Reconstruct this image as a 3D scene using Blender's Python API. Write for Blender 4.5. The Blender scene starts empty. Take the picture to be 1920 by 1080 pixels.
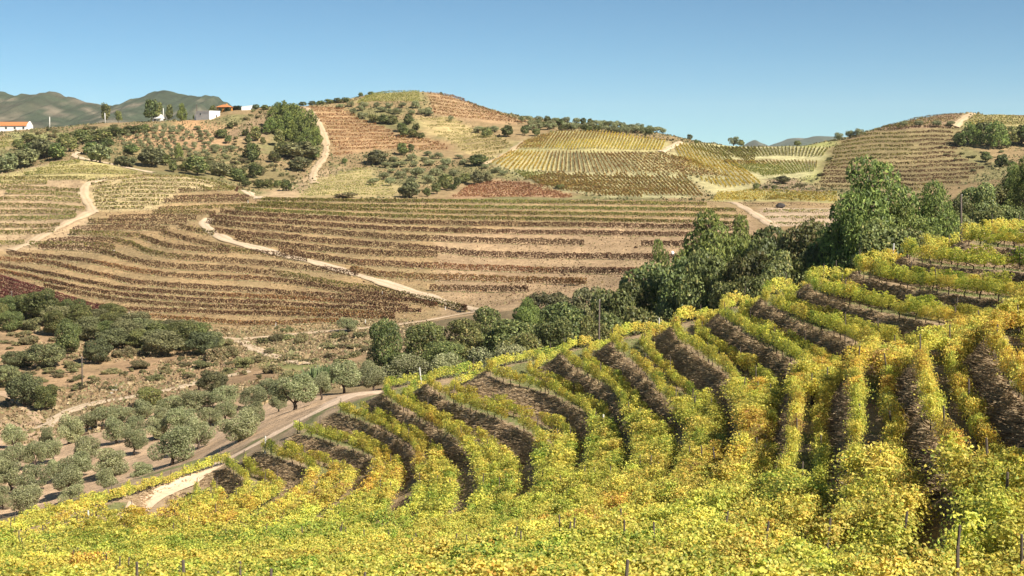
import bpy, math
import numpy as np

# ------------------------------------------------------------------ camera, sky, sun, exposure
SC = bpy.context.scene
COL = SC.collection
F = 2637.0            # focal length in photograph pixels (1920 wide)
HZ = 300.0            # photograph row of the horizon
cam_d = bpy.data.cameras.new('camera')
cam_d.sensor_width = 36.0
cam_d.lens = 36.0 * F / 1920.0
cam_d.shift_y = -(540.0 - HZ) / 1920.0
cam_d.clip_start = 0.5
cam_d.clip_end = 40000.0
cam = bpy.data.objects.new('camera', cam_d)
cam.rotation_euler = (math.radians(90), 0, 0)
COL.objects.link(cam)
SC.camera = cam

SUN_EL = math.radians(42.0)
SUN_AZ = math.radians(132.0)      # compass: 0 = +Y (view direction), 90 = +X (right)
world = bpy.data.worlds.new('World')
SC.world = world
world.use_nodes = True
wn = world.node_tree
for n in list(wn.nodes):
    wn.nodes.remove(n)
w_out = wn.nodes.new('ShaderNodeOutputWorld')
w_bg = wn.nodes.new('ShaderNodeBackground')
w_sky = wn.nodes.new('ShaderNodeTexSky')
w_sky.sky_type = 'NISHITA'
w_sky.sun_disc = False
w_sky.sun_elevation = SUN_EL
w_sky.sun_rotation = SUN_AZ
w_sky.altitude = 0.0
w_sky.air_density = 0.5
w_sky.dust_density = 0.0
w_sky.ozone_density = 5.0
w_bg.inputs['Strength'].default_value = 0.057
w_mul = wn.nodes.new('ShaderNodeVectorMath'); w_mul.operation = 'MULTIPLY'
w_mul.inputs[1].default_value = (0.74, 0.98, 0.88)
wn.links.new(w_sky.outputs['Color'], w_mul.inputs[0])
wn.links.new(w_mul.outputs['Vector'], w_bg.inputs['Color'])
wn.links.new(w_bg.outputs['Background'], w_out.inputs['Surface'])

sun_d = bpy.data.lights.new('sun', 'SUN')
sun_d.energy = 4.5
sun_d.angle = math.radians(0.53)
sun_d.color = (1.0, 0.93, 0.82)
sun = bpy.data.objects.new('sun', sun_d)
# the lamp shines along its local -Z
sdir = np.array([math.sin(SUN_AZ) * math.cos(SUN_EL), math.cos(SUN_AZ) * math.cos(SUN_EL), math.sin(SUN_EL)])
from mathutils import Vector, Matrix
sun.rotation_euler = Vector(sdir).to_track_quat('Z', 'Y').to_euler()
sun.location = (60, -60, 80)
COL.objects.link(sun)

SC.view_settings.view_transform = 'Standard'
SC.view_settings.look = 'None'
SC.view_settings.exposure = 1.1
SC.view_settings.gamma = 1.0
SC.view_settings.use_curve_mapping = False
SC.render.engine = 'CYCLES'
SC.cycles.max_bounces = 6
SC.cycles.diffuse_bounces = 2
SC.cycles.glossy_bounces = 1
SC.cycles.transmission_bounces = 3
SC.cycles.transparent_max_bounces = 4
SC.cycles.volume_bounces = 0
SC.cycles.use_denoising = True
SC.cycles.denoiser = 'OPENIMAGEDENOISE'
SC.cycles.denoising_input_passes = 'RGB_ALBEDO_NORMAL'
SC.cycles.denoising_prefilter = 'ACCURATE'

R = np.random.default_rng(7)

# ------------------------------------------------------------------ small maths helpers
def pchip(x, y, q):
    x = np.asarray(x, float); y = np.asarray(y, float); q = np.clip(np.asarray(q, float), x[0], x[-1])
    h = np.diff(x); d = np.diff(y) / h
    m = np.zeros(len(x))
    if len(x) > 2:
        w1 = 2 * h[1:] + h[:-1]; w2 = h[1:] + 2 * h[:-1]
        ok = d[1:] * d[:-1] > 0
        with np.errstate(divide='ignore', invalid='ignore'):
            hm = (w1 + w2) / (w1 / d[:-1] + w2 / d[1:])
        m[1:-1] = np.where(ok, hm, 0.0)
    m[0] = d[0]; m[-1] = d[-1]
    i = np.clip(np.searchsorted(x, q, side='right') - 1, 0, len(x) - 2)
    t = (q - x[i]) / h[i]
    t2 = t * t; t3 = t2 * t
    return (2*t3 - 3*t2 + 1) * y[i] + (t3 - 2*t2 + t) * h[i] * m[i] + (-2*t3 + 3*t2) * y[i+1] + (t3 - t2) * h[i] * m[i+1]

def _hash(ix, iy, seed):
    n = (ix * 374761393 + iy * 668265263 + seed * 974634521) & 0xFFFFFFFF
    n = ((n ^ (n >> 13)) * 1274126177) & 0xFFFFFFFF
    return ((n ^ (n >> 16)) & 0xFFFF) / 65535.0

def vnoise(x, y, seed=0):
    x = np.asarray(x, float); y = np.asarray(y, float)
    ix = np.floor(x).astype(np.int64); iy = np.floor(y).astype(np.int64)
    fx = x - ix; fy = y - iy
    fx = fx * fx * (3 - 2 * fx); fy = fy * fy * (3 - 2 * fy)
    a = _hash(ix, iy, seed); b = _hash(ix + 1, iy, seed); c = _hash(ix, iy + 1, seed); d = _hash(ix + 1, iy + 1, seed)
    return (a + (b - a) * fx) * (1 - fy) + (c + (d - c) * fx) * fy

def fbm(x, y, seed=0, octaves=4):
    s = 0.0; a = 0.5; t = 0.0
    for o in range(octaves):
        s = s + a * vnoise(x * 2**o, y * 2**o, seed + 17 * o); t += a; a *= 0.5
    return s / t

def in_poly(poly, x, y):
    poly = np.asarray(poly, float)
    inside = np.zeros(np.shape(x), bool)
    n = len(poly); j = n - 1
    for i in range(n):
        xi, yi = poly[i]; xj, yj = poly[j]
        c = ((yi > y) != (yj > y))
        if yj != yi:
            c &= x < (xj - xi) * (y - yi) / (yj - yi) + xi
        inside ^= c
        j = i
    return inside

def resample(P, step):
    P = np.asarray(P, float)
    seg = np.linalg.norm(np.diff(P, axis=0), axis=1)
    s = np.concatenate([[0], np.cumsum(seg)])
    n = max(2, int(round(s[-1] / step)) + 1)
    q = np.linspace(0, s[-1], n)
    return np.stack([np.interp(q, s, P[:, k]) for k in range(P.shape[1])], 1)

def smooth_line(P, it=2):
    P = np.asarray(P, float).copy()
    for _ in range(it):
        if len(P) < 3:
            break
        P[1:-1] = 0.25 * P[:-2] + 0.5 * P[1:-1] + 0.25 * P[2:]
    return P

def ordinal(n):
    words = ['first', 'second', 'third', 'fourth', 'fifth', 'sixth', 'seventh', 'eighth', 'ninth', 'tenth', 'eleventh', 'twelfth']
    if n <= 12:
        return words[n - 1]
    suf = 'th' if 10 <= n % 100 <= 20 else {1: 'st', 2: 'nd', 3: 'rd'}.get(n % 10, 'th')
    return '%d%s' % (n, suf)

# ------------------------------------------------------------------ object helpers
def mesh_np(name, V, faces, mats, colors=None, midx=None, smooth=False):
    """V (n,3); faces: (m,k) array or a list of such arrays; colors (n,3) per vertex"""
    me = bpy.data.meshes.new(name)
    V = np.asarray(V, np.float32)
    fl = faces if isinstance(faces, list) else [faces]
    fl = [np.asarray(f, np.int32) for f in fl if len(f)]
    loops = np.concatenate([f.ravel() for f in fl])
    tot = np.concatenate([np.full(len(f), f.shape[1], np.int32) for f in fl])
    start = np.concatenate([[0], np.cumsum(tot)[:-1]]).astype(np.int32)
    me.vertices.add(len(V)); me.vertices.foreach_set('co', V.ravel())
    me.loops.add(len(loops)); me.loops.foreach_set('vertex_index', loops)
    me.polygons.add(len(tot)); me.polygons.foreach_set('loop_start', start); me.polygons.foreach_set('loop_total', tot)
    if midx is not None:
        me.polygons.foreach_set('material_index', np.asarray(midx, np.int32))
    me.polygons.foreach_set('use_smooth', np.full(len(tot), bool(smooth)))
    for m in (mats if isinstance(mats, (list, tuple)) else [mats]):
        me.materials.append(m)
    if colors is not None:
        at = me.color_attributes.new('Col', 'FLOAT_COLOR', 'POINT')
        c = np.ones((len(V), 4), np.float32); c[:, :3] = colors
        at.data.foreach_set('color', c.ravel())
    me.update(calc_edges=True)
    return me

def add_obj(name, data, parent=None, loc=None, rot=None, scale=None):
    o = bpy.data.objects.new(name, data)
    COL.objects.link(o)
    if parent is not None:
        o.parent = parent
    if loc is not None:
        o.location = loc
    if rot is not None:
        o.rotation_euler = rot
    if scale is not None:
        o.scale = scale
    return o

def tag(o, label=None, cat=None, group=None, kind=None):
    if label: o['label'] = label
    if cat: o['category'] = cat
    if group: o['group'] = group
    if kind: o['kind'] = kind
    return o

class MB:
    """collects boxes and tubes into one mesh"""
    def __init__(self):
        self.V = []; self.Fq = []; self.Ft = []; self.n = 0
    def add(self, V, quads=(), tris=()):
        V = np.asarray(V, float)
        self.V.append(V)
        if len(quads): self.Fq.append(np.asarray(quads, int) + self.n)
        if len(tris): self.Ft.append(np.asarray(tris, int) + self.n)
        self.n += len(V)
        return self
    def box(self, x0, x1, y0, y1, z0, z1):
        V = [(x0,y0,z0),(x1,y0,z0),(x1,y1,z0),(x0,y1,z0),(x0,y0,z1),(x1,y0,z1),(x1,y1,z1),(x0,y1,z1)]
        return self.add(V, [(0,3,2,1),(4,5,6,7),(0,1,5,4),(1,2,6,5),(2,3,7,6),(3,0,4,7)])
    def tube(self, P, rad, sides=6):
        P = np.asarray(P, float); rad = np.broadcast_to(np.asarray(rad, float), (len(P),))
        T = np.gradient(P, axis=0); T /= np.linalg.norm(T, axis=1)[:, None] + 1e-9
        V = []
        for p, t, r in zip(P, T, rad):
            a = np.cross(t, (0.31, 0.95, 0.05)); a /= np.linalg.norm(a) + 1e-9
            b = np.cross(t, a)
            for k in range(sides):
                th = 2 * math.pi * k / sides
                V.append(p + r * (math.cos(th) * a + math.sin(th) * b))
        q = []
        for i in range(len(P) - 1):
            for k in range(sides):
                k2 = (k + 1) % sides
                q.append((i*sides+k, i*sides+k2, (i+1)*sides+k2, (i+1)*sides+k))
        V.append(P[0]); V.append(P[-1])
        c0 = len(V) - 2; c1 = len(V) - 1
        t = [(c0, (k+1) % sides, k) for k in range(sides)] + [(c1, (len(P)-1)*sides+k, (len(P)-1)*sides+(k+1) % sides) for k in range(sides)]
        return self.add(V, q, t)
    def faces(self):
        out = []
        if self.Fq: out.append(np.concatenate(self.Fq))
        if self.Ft: out.append(np.concatenate(self.Ft))
        return out
    def mesh(self, name, mat, smooth=False):
        return mesh_np(name, np.concatenate(self.V), self.faces(), mat, smooth=smooth)

# ------------------------------------------------------------------ materials
def new_mat(name):
    m = bpy.data.materials.new(name); m.use_nodes = True
    nt = m.node_tree
    for n in list(nt.nodes):
        nt.nodes.remove(n)
    out = nt.nodes.new('ShaderNodeOutputMaterial')
    return m, nt, out

def noise_node(nt, scale, detail=4.0, rough=0.6, coord='Object'):
    tc = nt.nodes.new('ShaderNodeTexCoord')
    nz = nt.nodes.new('ShaderNodeTexNoise')
    nz.inputs['Scale'].default_value = scale
    nz.inputs['Detail'].default_value = detail
    nz.inputs['Roughness'].default_value = rough
    nt.links.new(tc.outputs[coord], nz.inputs['Vector'])
    return nz

def map_range(nt, src, lo, hi, a=0.3, b=0.7):
    mr = nt.nodes.new('ShaderNodeMapRange')
    mr.inputs['From Min'].default_value = a; mr.inputs['From Max'].default_value = b
    mr.inputs['To Min'].default_value = lo; mr.inputs['To Max'].default_value = hi
    nt.links.new(src, mr.inputs['Value'])
    return mr.outputs['Result']

def mul_color(nt, col, fac):
    mx = nt.nodes.new('ShaderNodeVectorMath'); mx.operation = 'SCALE'
    nt.links.new(col, mx.inputs[0]); nt.links.new(fac, mx.inputs['Scale'])
    return mx.outputs['Vector']

def ground_mat(name, scales, bump_scale, bump_dist, amp=(0.72, 1.25)):
    m, nt, out = new_mat(name)
    at = nt.nodes.new('ShaderNodeAttribute'); at.attribute_name = 'Col'
    col = at.outputs['Color']
    for k, s in enumerate(scales):
        nz = noise_node(nt, s, 6.0, 0.65)
        col = mul_color(nt, col, map_range(nt, nz.outputs['Fac'], amp[0], amp[1]))
    p = nt.nodes.new('ShaderNodeBsdfPrincipled')
    p.inputs['Roughness'].default_value = 0.95
    p.inputs['Specular IOR Level'].default_value = 0.1
    nt.links.new(col, p.inputs['Base Color'])
    bz = noise_node(nt, bump_scale, 8.0, 0.7)
    bp = nt.nodes.new('ShaderNodeBump')
    bp.inputs['Strength'].default_value = 0.9; bp.inputs['Distance'].default_value = bump_dist
    nt.links.new(bz.outputs['Fac'], bp.inputs['Height'])
    nt.links.new(bp.outputs['Normal'], p.inputs['Normal'])
    nt.links.new(p.outputs['BSDF'], out.inputs['Surface'])
    return m

def leaf_mat(name, trans=0.35, rough=0.55, spec=0.25, vary=0.25, hue=0.02):
    m, nt, out = new_mat(name)
    at = nt.nodes.new('ShaderNodeAttribute'); at.attribute_name = 'Col'
    oi = nt.nodes.new('ShaderNodeObjectInfo')
    hs = nt.nodes.new('ShaderNodeHueSaturation')
    nt.links.new(at.outputs['Color'], hs.inputs['Color'])
    nt.links.new(map_range(nt, oi.outputs['Random'], 1 - vary, 1 + vary, 0, 1), hs.inputs['Value'])
    # a second, uncorrelated random from the first
    mm = nt.nodes.new('ShaderNodeMath'); mm.operation = 'MULTIPLY'; mm.inputs[1].default_value = 37.31
    fr = nt.nodes.new('ShaderNodeMath'); fr.operation = 'FRACT'
    nt.links.new(oi.outputs['Random'], mm.inputs[0]); nt.links.new(mm.outputs[0], fr.inputs[0])
    nt.links.new(map_range(nt, fr.outputs[0], 0.5 - hue, 0.5 + hue, 0, 1), hs.inputs['Hue'])
    p = nt.nodes.new('ShaderNodeBsdfPrincipled')
    p.inputs['Roughness'].default_value = rough
    p.inputs['Specular IOR Level'].default_value = spec
    nt.links.new(hs.outputs['Color'], p.inputs['Base Color'])
    tr = nt.nodes.new('ShaderNodeBsdfTranslucent')
    nt.links.new(hs.outputs['Color'], tr.inputs['Color'])
    mx = nt.nodes.new('ShaderNodeMixShader'); mx.inputs['Fac'].default_value = trans
    nt.links.new(p.outputs['BSDF'], mx.inputs[1]); nt.links.new(tr.outputs['BSDF'], mx.inputs[2])
    nt.links.new(mx.outputs['Shader'], out.inputs['Surface'])
    return m

def plain_mat(name, color, rough=0.8, scale=3.0, amp=(0.8, 1.15), bump=0.0, spec=0.25):
    m, nt, out = new_mat(name)
    rgb = nt.nodes.new('ShaderNodeRGB'); rgb.outputs[0].default_value = (*color, 1)
    nz = noise_node(nt, scale, 5.0, 0.6)
    col = mul_color(nt, rgb.outputs[0], map_range(nt, nz.outputs['Fac'], amp[0], amp[1]))
    p = nt.nodes.new('ShaderNodeBsdfPrincipled')
    p.inputs['Roughness'].default_value = rough
    p.inputs['Specular IOR Level'].default_value = spec
    nt.links.new(col, p.inputs['Base Color'])
    if bump:
        bp = nt.nodes.new('ShaderNodeBump'); bp.inputs['Distance'].default_value = bump
        nt.links.new(nz.outputs['Fac'], bp.inputs['Height']); nt.links.new(bp.outputs['Normal'], p.inputs['Normal'])
    nt.links.new(p.outputs['BSDF'], out.inputs['Surface'])
    return m

M_NEAR = ground_mat('near_soil', (0.35, 2.6), 5.0, 0.12)
M_VAL = ground_mat('valley_soil', (0.12, 0.9), 1.6, 0.35)
M_MID = ground_mat('terrace_soil', (0.06, 0.7), 1.1, 0.5)
M_FAR = ground_mat('far_soil', (0.03, 0.35), 0.5, 0.8)
M_MTN = ground_mat('mountain_scrub', (0.003, 0.02), 0.012, 25.0, (0.7, 1.3))
M_TRACK = ground_mat('track_dust', (0.15, 1.5), 2.5, 0.12, (0.88, 1.1))
M_VINE = leaf_mat('vine_leaf', 0.44, 0.5, 0.3, 0.14, 0.012)
M_ROW = leaf_mat('vine_leaf_distant', 0.3, 0.6, 0.2, 0.08, 0.008)
M_OAK = leaf_mat('oak_leaf', 0.34, 0.5, 0.3, 0.36, 0.028)
M_OLIVE = leaf_mat('olive_leaf', 0.3, 0.5, 0.35, 0.18, 0.012)
M_PINE = leaf_mat('pine_needle', 0.34, 0.55, 0.25, 0.18, 0.015)
M_GRASS = leaf_mat('grass_blade', 0.3, 0.7, 0.15, 0.05, 0.0)
M_BARK = plain_mat('bark', (0.09, 0.065, 0.048), 0.9, 8.0, (0.6, 1.3), 0.02)
M_VBARK = plain_mat('vine_bark', (0.075, 0.05, 0.036), 0.95, 20.0, (0.6, 1.3))
M_POST = plain_mat('weathered_post', (0.12, 0.095, 0.075), 0.9, 12.0, (0.6, 1.25))
M_WPOST = plain_mat('pale_post', (0.62, 0.6, 0.55), 0.8, 12.0, (0.8, 1.1))
M_WHITE = plain_mat('whitewash', (0.74, 0.72, 0.68), 0.85, 0.6, (0.9, 1.05))
M_ROOF = plain_mat('terracotta', (0.52, 0.19, 0.07), 0.85, 1.5, (0.8, 1.15))
M_ORANGE = plain_mat('orange_render', (0.62, 0.27, 0.06), 0.85, 0.8, (0.9, 1.05))
M_DARKGLASS = plain_mat('window_glass', (0.03, 0.035, 0.04), 0.15, 2.0, (0.9, 1.1), 0.0, 0.5)
M_ROCK = plain_mat('dark_rock', (0.045, 0.04, 0.038), 0.95, 0.8, (0.5, 1.5), 0.3)
M_STONE = plain_mat('pale_stone', (0.42, 0.37, 0.3), 0.95, 0.9, (0.6, 1.2), 0.2)

# ------------------------------------------------------------------ terrain: lofted through landscape lines seen in the photograph
def W(Y):
    return np.sqrt(np.asarray(Y, float) ** 2 + 40.0 ** 2)
def s_of(px, Y):
    return 960 + (np.asarray(px, float) - 960) * np.asarray(Y, float) / W(Y)
def z_of(py, Y):
    return -np.asarray(Y, float) * (np.asarray(py, float) - HZ) / F

_KK = np.array([-14, -4, 5, 9, 10, 11, 12, 13, 14, 15, 16, 24], float)       # terrace number -> height of its bank
_KZ = np.array([-40.65, -27.15, -15.0, -9.6, -8.35, -7.2, -6.15, -5.2, -4.35, -3.55, -2.8, 3.6], float)
def zk(k):
    return float(np.interp(k, _KK, _KZ))
def k_of(z):
    return np.interp(z, _KZ, _KK)

S0, S1, DS = -520.0, 2444.0, 6.0
SG = np.arange(S0, S1 + 0.1, DS)
NS = len(SG)

def feat(pts):
    """pts: (px, Y, z) -> Y(s), z(s) on the s grid"""
    a = np.array(pts, float)
    s = s_of(a[:, 0], a[:, 1])
    o = np.argsort(s); s = s[o]; a = a[o]
    return pchip(s, a[:, 1], SG), pchip(s, a[:, 2], SG)

def by_py(pts):      # (px, py, Y)
    return [(p, Y, float(z_of(y, Y))) for p, y, Y in pts]

tips = {-2: (400, 885), -1: (470, 855), 0: (535, 825), 1: (605, 785), 2: (700, 755), 3: (785, 738), 4: (880, 722), 5: (1030, 685),
        6: (1120, 665), 7: (1240, 635), 8: (1335, 608), 9: (1415, 580), 10: (1495, 555), 11: (1585, 530), 12: (1675, 500), 13: (1775, 472), 14: (1900, 440)}
folds = {-3: (330, 945), -2: (440, 930), -1: (560, 905), 0: (690, 892), 1: (770, 880), 2: (850, 858), 3: (985, 850), 4: (1105, 824), 5: (1165, 800), 6: (1245, 790),
         7: (1360, 752), 8: (1490, 728), 9: (1610, 690), 10: (1785, 655), 11: (1920, 605)}
tip_pts = [(-700, 90.0, -26.5), (-300, 88.0, -26.0), (0, 92.0, float(z_of(1005, 92))), (200, 101.0, float(z_of(940, 101)))]
tip_pts += [(p, -zk(k) * F / (y - HZ), zk(k)) for k, (p, y) in tips.items()]
tip_pts += [(2100, 83.0, -3.3), (2500, 84.0, -1.2), (3200, 84.0, 1.5)]
fold_pts = [(-700, 72.0, -22.5), (-300, 72.0, -22.0), (0, 78.0, float(z_of(1040, 78))), (200, 90.0, float(z_of(976, 90)))]
fold_pts += [(p, -zk(k) * F / (y - HZ), zk(k)) for k, (p, y) in folds.items()]
fold_pts += [(2150, 58.0, -5.7), (2500, 56.0, -3.8), (3200, 55.0, -1.8)]
FT = []
FT.append((np.full(NS, -40.0), np.full(NS, 3.5)))
FT.append((np.full(NS, 0.0), np.full(NS, -1.75)))
FT.append(feat([(-700, 50, -17.2), (-200, 52, -17.0), (0, 52, -16.4), (400, 44, -13.9), (960, 35, -11.0), (1540, 30, -9.2), (1920, 26, -7.7), (2500, 24, -5.4), (3600, 22, -3.4)]))
FT.append(feat([(-700, 64, -20.3), (-200, 64, -20.0), (0, 68, -20.0)] + by_py([(330,990,92), (560,972,88), (770,952,82), (985,920,76), (1165,876,70), (1380,812,63), (1560,748,58), (1700,716,53), (1880,656,51), (2100,590,49), (2500,520,46), (3100,430,45)])))
FT.append(feat(fold_pts))
ty, tz = feat(tip_pts)
FT.append((ty, tz))
FT.append((ty + 4.0, tz - 0.25))
FT.append(feat([(-700, 130, -36), (-300, 127, -35), (0, 126, float(z_of(1000, 126))), (300, 133, float(z_of(890, 133))), (550, 130, float(z_of(780, 130))), (690, 130, float(z_of(738, 130))),
                (900, 135, -25.5), (1200, 130, -22), (1500, 122, -16.5), (1750, 112, -11), (1950, 108, -8), (2300, 106, -4.5), (2900, 106, -1)]))
FT.append(feat(by_py([(-600, 880, 165), (0, 880, 165), (250, 830, 170), (450, 790, 170), (620, 745, 165), (760, 722, 170), (900, 705, 175)]) +
               [(1200, 172, -28.0), (1500, 160, -22.0), (1750, 145, -15.0), (1950, 135, -10.0), (2300, 132, -5.0), (2800, 130, -2)]))
FT.append(feat(by_py([(-600, 790, 215), (0, 790, 215), (100, 795, 212), (200, 765, 218), (330, 735, 225), (460, 705, 232), (560, 692, 235), (700, 682, 235), (900, 665, 235)]) +
               [(1200, 230, -33.0), (1500, 215, -26.0), (1750, 195, -17.5), (1950, 185, -11.5), (2300, 182, -6.0), (2800, 180, -3)]))
FT.append(feat(by_py([(-600, 640, 280), (0, 640, 280), (200, 655, 275), (440, 652, 280), (580, 642, 285), (700, 625, 290), (880, 592, 300), (1000, 575, 300)]) +
               [(1200, 300, -30.0), (1500, 300, -25.0), (1750, 285, -17.0), (1950, 270, -10.5), (2300, 270, -6), (2800, 270, -4)]))
FT.append(feat(by_py([(-600, 530, 330), (-150, 535, 330), (0, 555, 330), (240, 601, 318), (440, 622, 312), (600, 612, 312), (830, 590, 320), (900, 576, 326), (1000, 552, 336), (1200, 502, 358), (1400, 465, 372)]) +
               [(1560, 390, -19.0), (1750, 385, -18.0), (1950, 375, -13.0), (2300, 370, -9), (2800, 370, -6)]))
FT.append(feat(by_py([(-600, 450, 400), (0, 468, 400), (150, 466, 396), (300, 468, 392), (600, 480, 386), (900, 475, 392), (1200, 440, 406), (1400, 412, 420), (1560, 405, 428)]) +
               [(1750, 430, -17.5), (1950, 430, -14.0), (2300, 430, -10), (2800, 430, -8)]))
FT.append(feat(by_py([(-600, 315, 480), (-100, 325, 470), (0, 326, 470), (70, 310, 480), (140, 298, 490), (200, 308, 488), (260, 322, 485), (400, 342, 478), (480, 370, 456), (700, 374, 450), (1000, 375, 450), (1300, 377, 455), (1400, 382, 460), (1560, 388, 468)]) +
               [(1750, 475, -17.0), (1950, 475, -13.0), (2300, 475, -10), (2800, 475, -8)]))
FT.append(feat([(-600, 512, -4), (0, 512, -5.5), (140, 515, -2.2), (260, 512, -6.5), (400, 505, -9.5), (480, 486, -14.2), (700, 482, -14.6), (1000, 482, -14.8), (1300, 487, -15.4), (1400, 490, -15.0), (1560, 500, -13.8), (1750, 505, -14.0), (1950, 505, -11), (2300, 505, -9), (2800, 505, -8)]))
FT.append(feat(by_py([(-600, 292, 560), (0, 300, 560), (140, 284, 560), (260, 302, 560), (400, 327, 550), (480, 345, 546), (600, 345, 550), (750, 342, 555), (900, 336, 560), (1100, 330, 560), (1300, 335, 560), (1400, 345, 562), (1500, 345, 570), (1600, 340, 572), (1800, 330, 572), (1950, 320, 570), (2300, 310, 570), (2800, 305, 570)])))
FT.append(feat(by_py([(-600, 262, 640), (0, 268, 640), (200, 262, 640), (380, 265, 640), (480, 275, 630), (600, 285, 630), (750, 278, 640), (900, 276, 640), (1000, 270, 640), (1100, 268, 625), (1200, 274, 625), (1300, 287, 630), (1400, 300, 630), (1500, 300, 632), (1600, 285, 640), (1800, 272, 640), (1950, 268, 640), (2300, 262, 640), (2800, 262, 640)])))
FT.append(feat(by_py([(-600, 250, 740), (0, 246, 735), (100, 240, 720), (200, 231, 710), (300, 228, 700), (385, 222, 700), (430, 207, 712), (480, 203, 720), (570, 199, 725), (650, 187, 760), (720, 175, 778), (780, 172, 782), (820, 176, 780), (870, 189, 770), (950, 214, 760), (1030, 226, 750), (1100, 235, 740), (1200, 245, 720), (1270, 258, 700), (1330, 270, 690), (1400, 275, 682), (1500, 273, 682), (1560, 264, 690), (1640, 243, 700), (1720, 223, 710), (1800, 213, 720), (1920, 217, 730), (2050, 226, 730), (2300, 240, 730), (2800, 250, 730)])))
cy, cz = FT[-1]
FT.append((np.full(NS, 880.0), cz - 14.0))
FT.append((np.full(NS, 1150.0), np.full(NS, -30.0)))
FT.append((np.full(NS, 1800.0), np.full(NS, -40.0)))
FT.append((np.full(NS, 10400.0), np.full(NS, -40.0)))

def seg(a, b, d):
    return np.linspace(a, b, int(round((b - a) / d)), endpoint=False)
YG = np.concatenate([seg(-40, 16, 4), seg(16, 120, 0.32), seg(120, 300, 1.2), seg(300, 480, 0.55), seg(480, 800, 1.25), seg(800, 1200, 20), np.geomspace(1200, 10400, 14)])
NY = len(YG)
I_NEAR = int(np.searchsorted(YG, 119.9)); I_VAL = int(np.searchsorted(YG, 299.9)); I_MID = int(np.searchsorted(YG, 486.0)); I_FAR = NY - 1
ZB = np.zeros((NY, NS))
FY = np.array([f[0] for f in FT]); FZ = np.array([f[1] for f in FT])
for j in range(NS):
    y = FY[:, j].copy()
    for i in range(1, len(y)):
        y[i] = max(y[i], y[i-1] + 1.5)
    ZB[:, j] = pchip(y, FZ[:, j], YG)
XG = (SG[None, :] - 960) / F * W(YG)[:, None]
YY = np.repeat(YG[:, None], NS, 1)
with np.errstate(divide='ignore', invalid='ignore'):
    PXG = 960 + XG * F / np.maximum(YY, 1e-3)
# soft sideways smoothing so that the lofted lines leave no creases
for _ in range(6):
    ZB[:, 1:-1] = 0.25 * ZB[:, :-2] + 0.5 * ZB[:, 1:-1] + 0.25 * ZB[:, 2:]
ZB0 = ZB.copy()

def zgrid(Z, X, Y):
    X = np.asarray(X, float); Y = np.asarray(Y, float)
    s = 960 + X * F / W(Y)
    fj = np.clip((s - S0) / DS, 0, NS - 1.001); j = fj.astype(int); fj = fj - j
    i = np.clip(np.searchsorted(YG, Y, side='right') - 1, 0, NY - 2)
    fi = np.clip((Y - YG[i]) / (YG[i+1] - YG[i]), 0, 1)
    a = Z[i, j] * (1 - fj) + Z[i, j+1] * fj
    b = Z[i+1, j] * (1 - fj) + Z[i+1, j+1] * fj
    return a * (1 - fi) + b * fi

_unY = {}
def unproject(px, py, Y0, Y1, Z=None, step=0.5):
    """the ground point the photograph shows at (px, py), looked for between the distances Y0 and Y1"""
    Z = ZB if Z is None else Z
    key = (Y0, Y1, step)
    if key not in _unY:
        _unY[key] = np.arange(Y0, Y1, step)
    Ys = _unY[key]
    Xs = (px - 960) / F * Ys
    gap = zgrid(Z, Xs, Ys) - (-Ys * (py - HZ) / F)
    hit = np.nonzero((gap[1:] >= 0) & (gap[:-1] < 0))[0]
    if len(hit):
        i = hit[0]
        t = -gap[i] / (gap[i+1] - gap[i] + 1e-9)
        Y = Ys[i] + t * step
    elif gap[0] >= 0:
        Y = Ys[0]
    else:
        Y = Ys[int(np.argmax(gap))]
    X = (px - 960) / F * Y
    return np.array([X, Y, float(zgrid(Z, X, Y))])

def unline(pts, Y0, Y1, every=8.0, Z=None):
    P = resample(smooth_line(resample(np.array(pts, float), 6.0), 2), every)
    return np.array([unproject(a, b, Y0, Y1, Z) for a, b in P])

# ------------------------------------------------------------------ vineyard rows on the middle hill (photograph lines, laid on the ground)
ROWS_L = [
 [(205,410),(275,407),(362,409),(368,412)],
 [(165,416),(225,417),(300,418),(350,417)],
 [(136,431),(200,428),(275,428),(315,430)],
 [(335,425),(355,430),(402,441)],
 [(302,437),(337,446),(400,461),(440,470),(480,475),(532,482),(577,489)],
 [(130,436),(200,440),(262,443),(285,453),(300,459),(337,466),(390,471),(430,473)],
 [(88,453),(150,450),(212,452),(243,457),(275,472),(312,481),(375,487),(440,491),(515,497),(590,505),(640,511),(672,516)],
 [(55,460),(140,459),(195,462),(215,467)],
 [(72,465),(125,465),(175,470),(205,476),(220,481),(250,490),(287,497),(350,503),(412,505),(440,507),(515,514),(565,522),(627,534),(690,542),(752,554),(815,567),(875,581)],
 [(12,475),(75,481),(125,485),(175,491),(212,500),(262,510),(325,517),(375,520),(480,523),(560,531),(640,545),(700,553),(760,563),(820,574)],
 [(0,487),(62,490),(112,497),(150,508),(200,518),(250,530),(312,535),(375,539),(480,545),(540,551),(640,557),(750,566)],
 [(0,498),(40,503),(100,515),(175,531),(225,541),(300,547),(375,552),(480,556),(565,560),(665,567),(765,576)],
 [(0,508),(62,520),(125,535),(200,549),(275,557),(375,564),(480,567),(600,574),(720,581),(790,584)],
 [(82,535),(150,550),(212,561),(300,570),(375,574),(480,577),(620,584),(740,590)],
 [(180,572),(237,580),(300,582),(375,585),(480,588),(620,592),(740,596)],
 [(262,592),(325,596),(400,602),(450,606),(515,607),(590,603),(660,601)],
]
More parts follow.
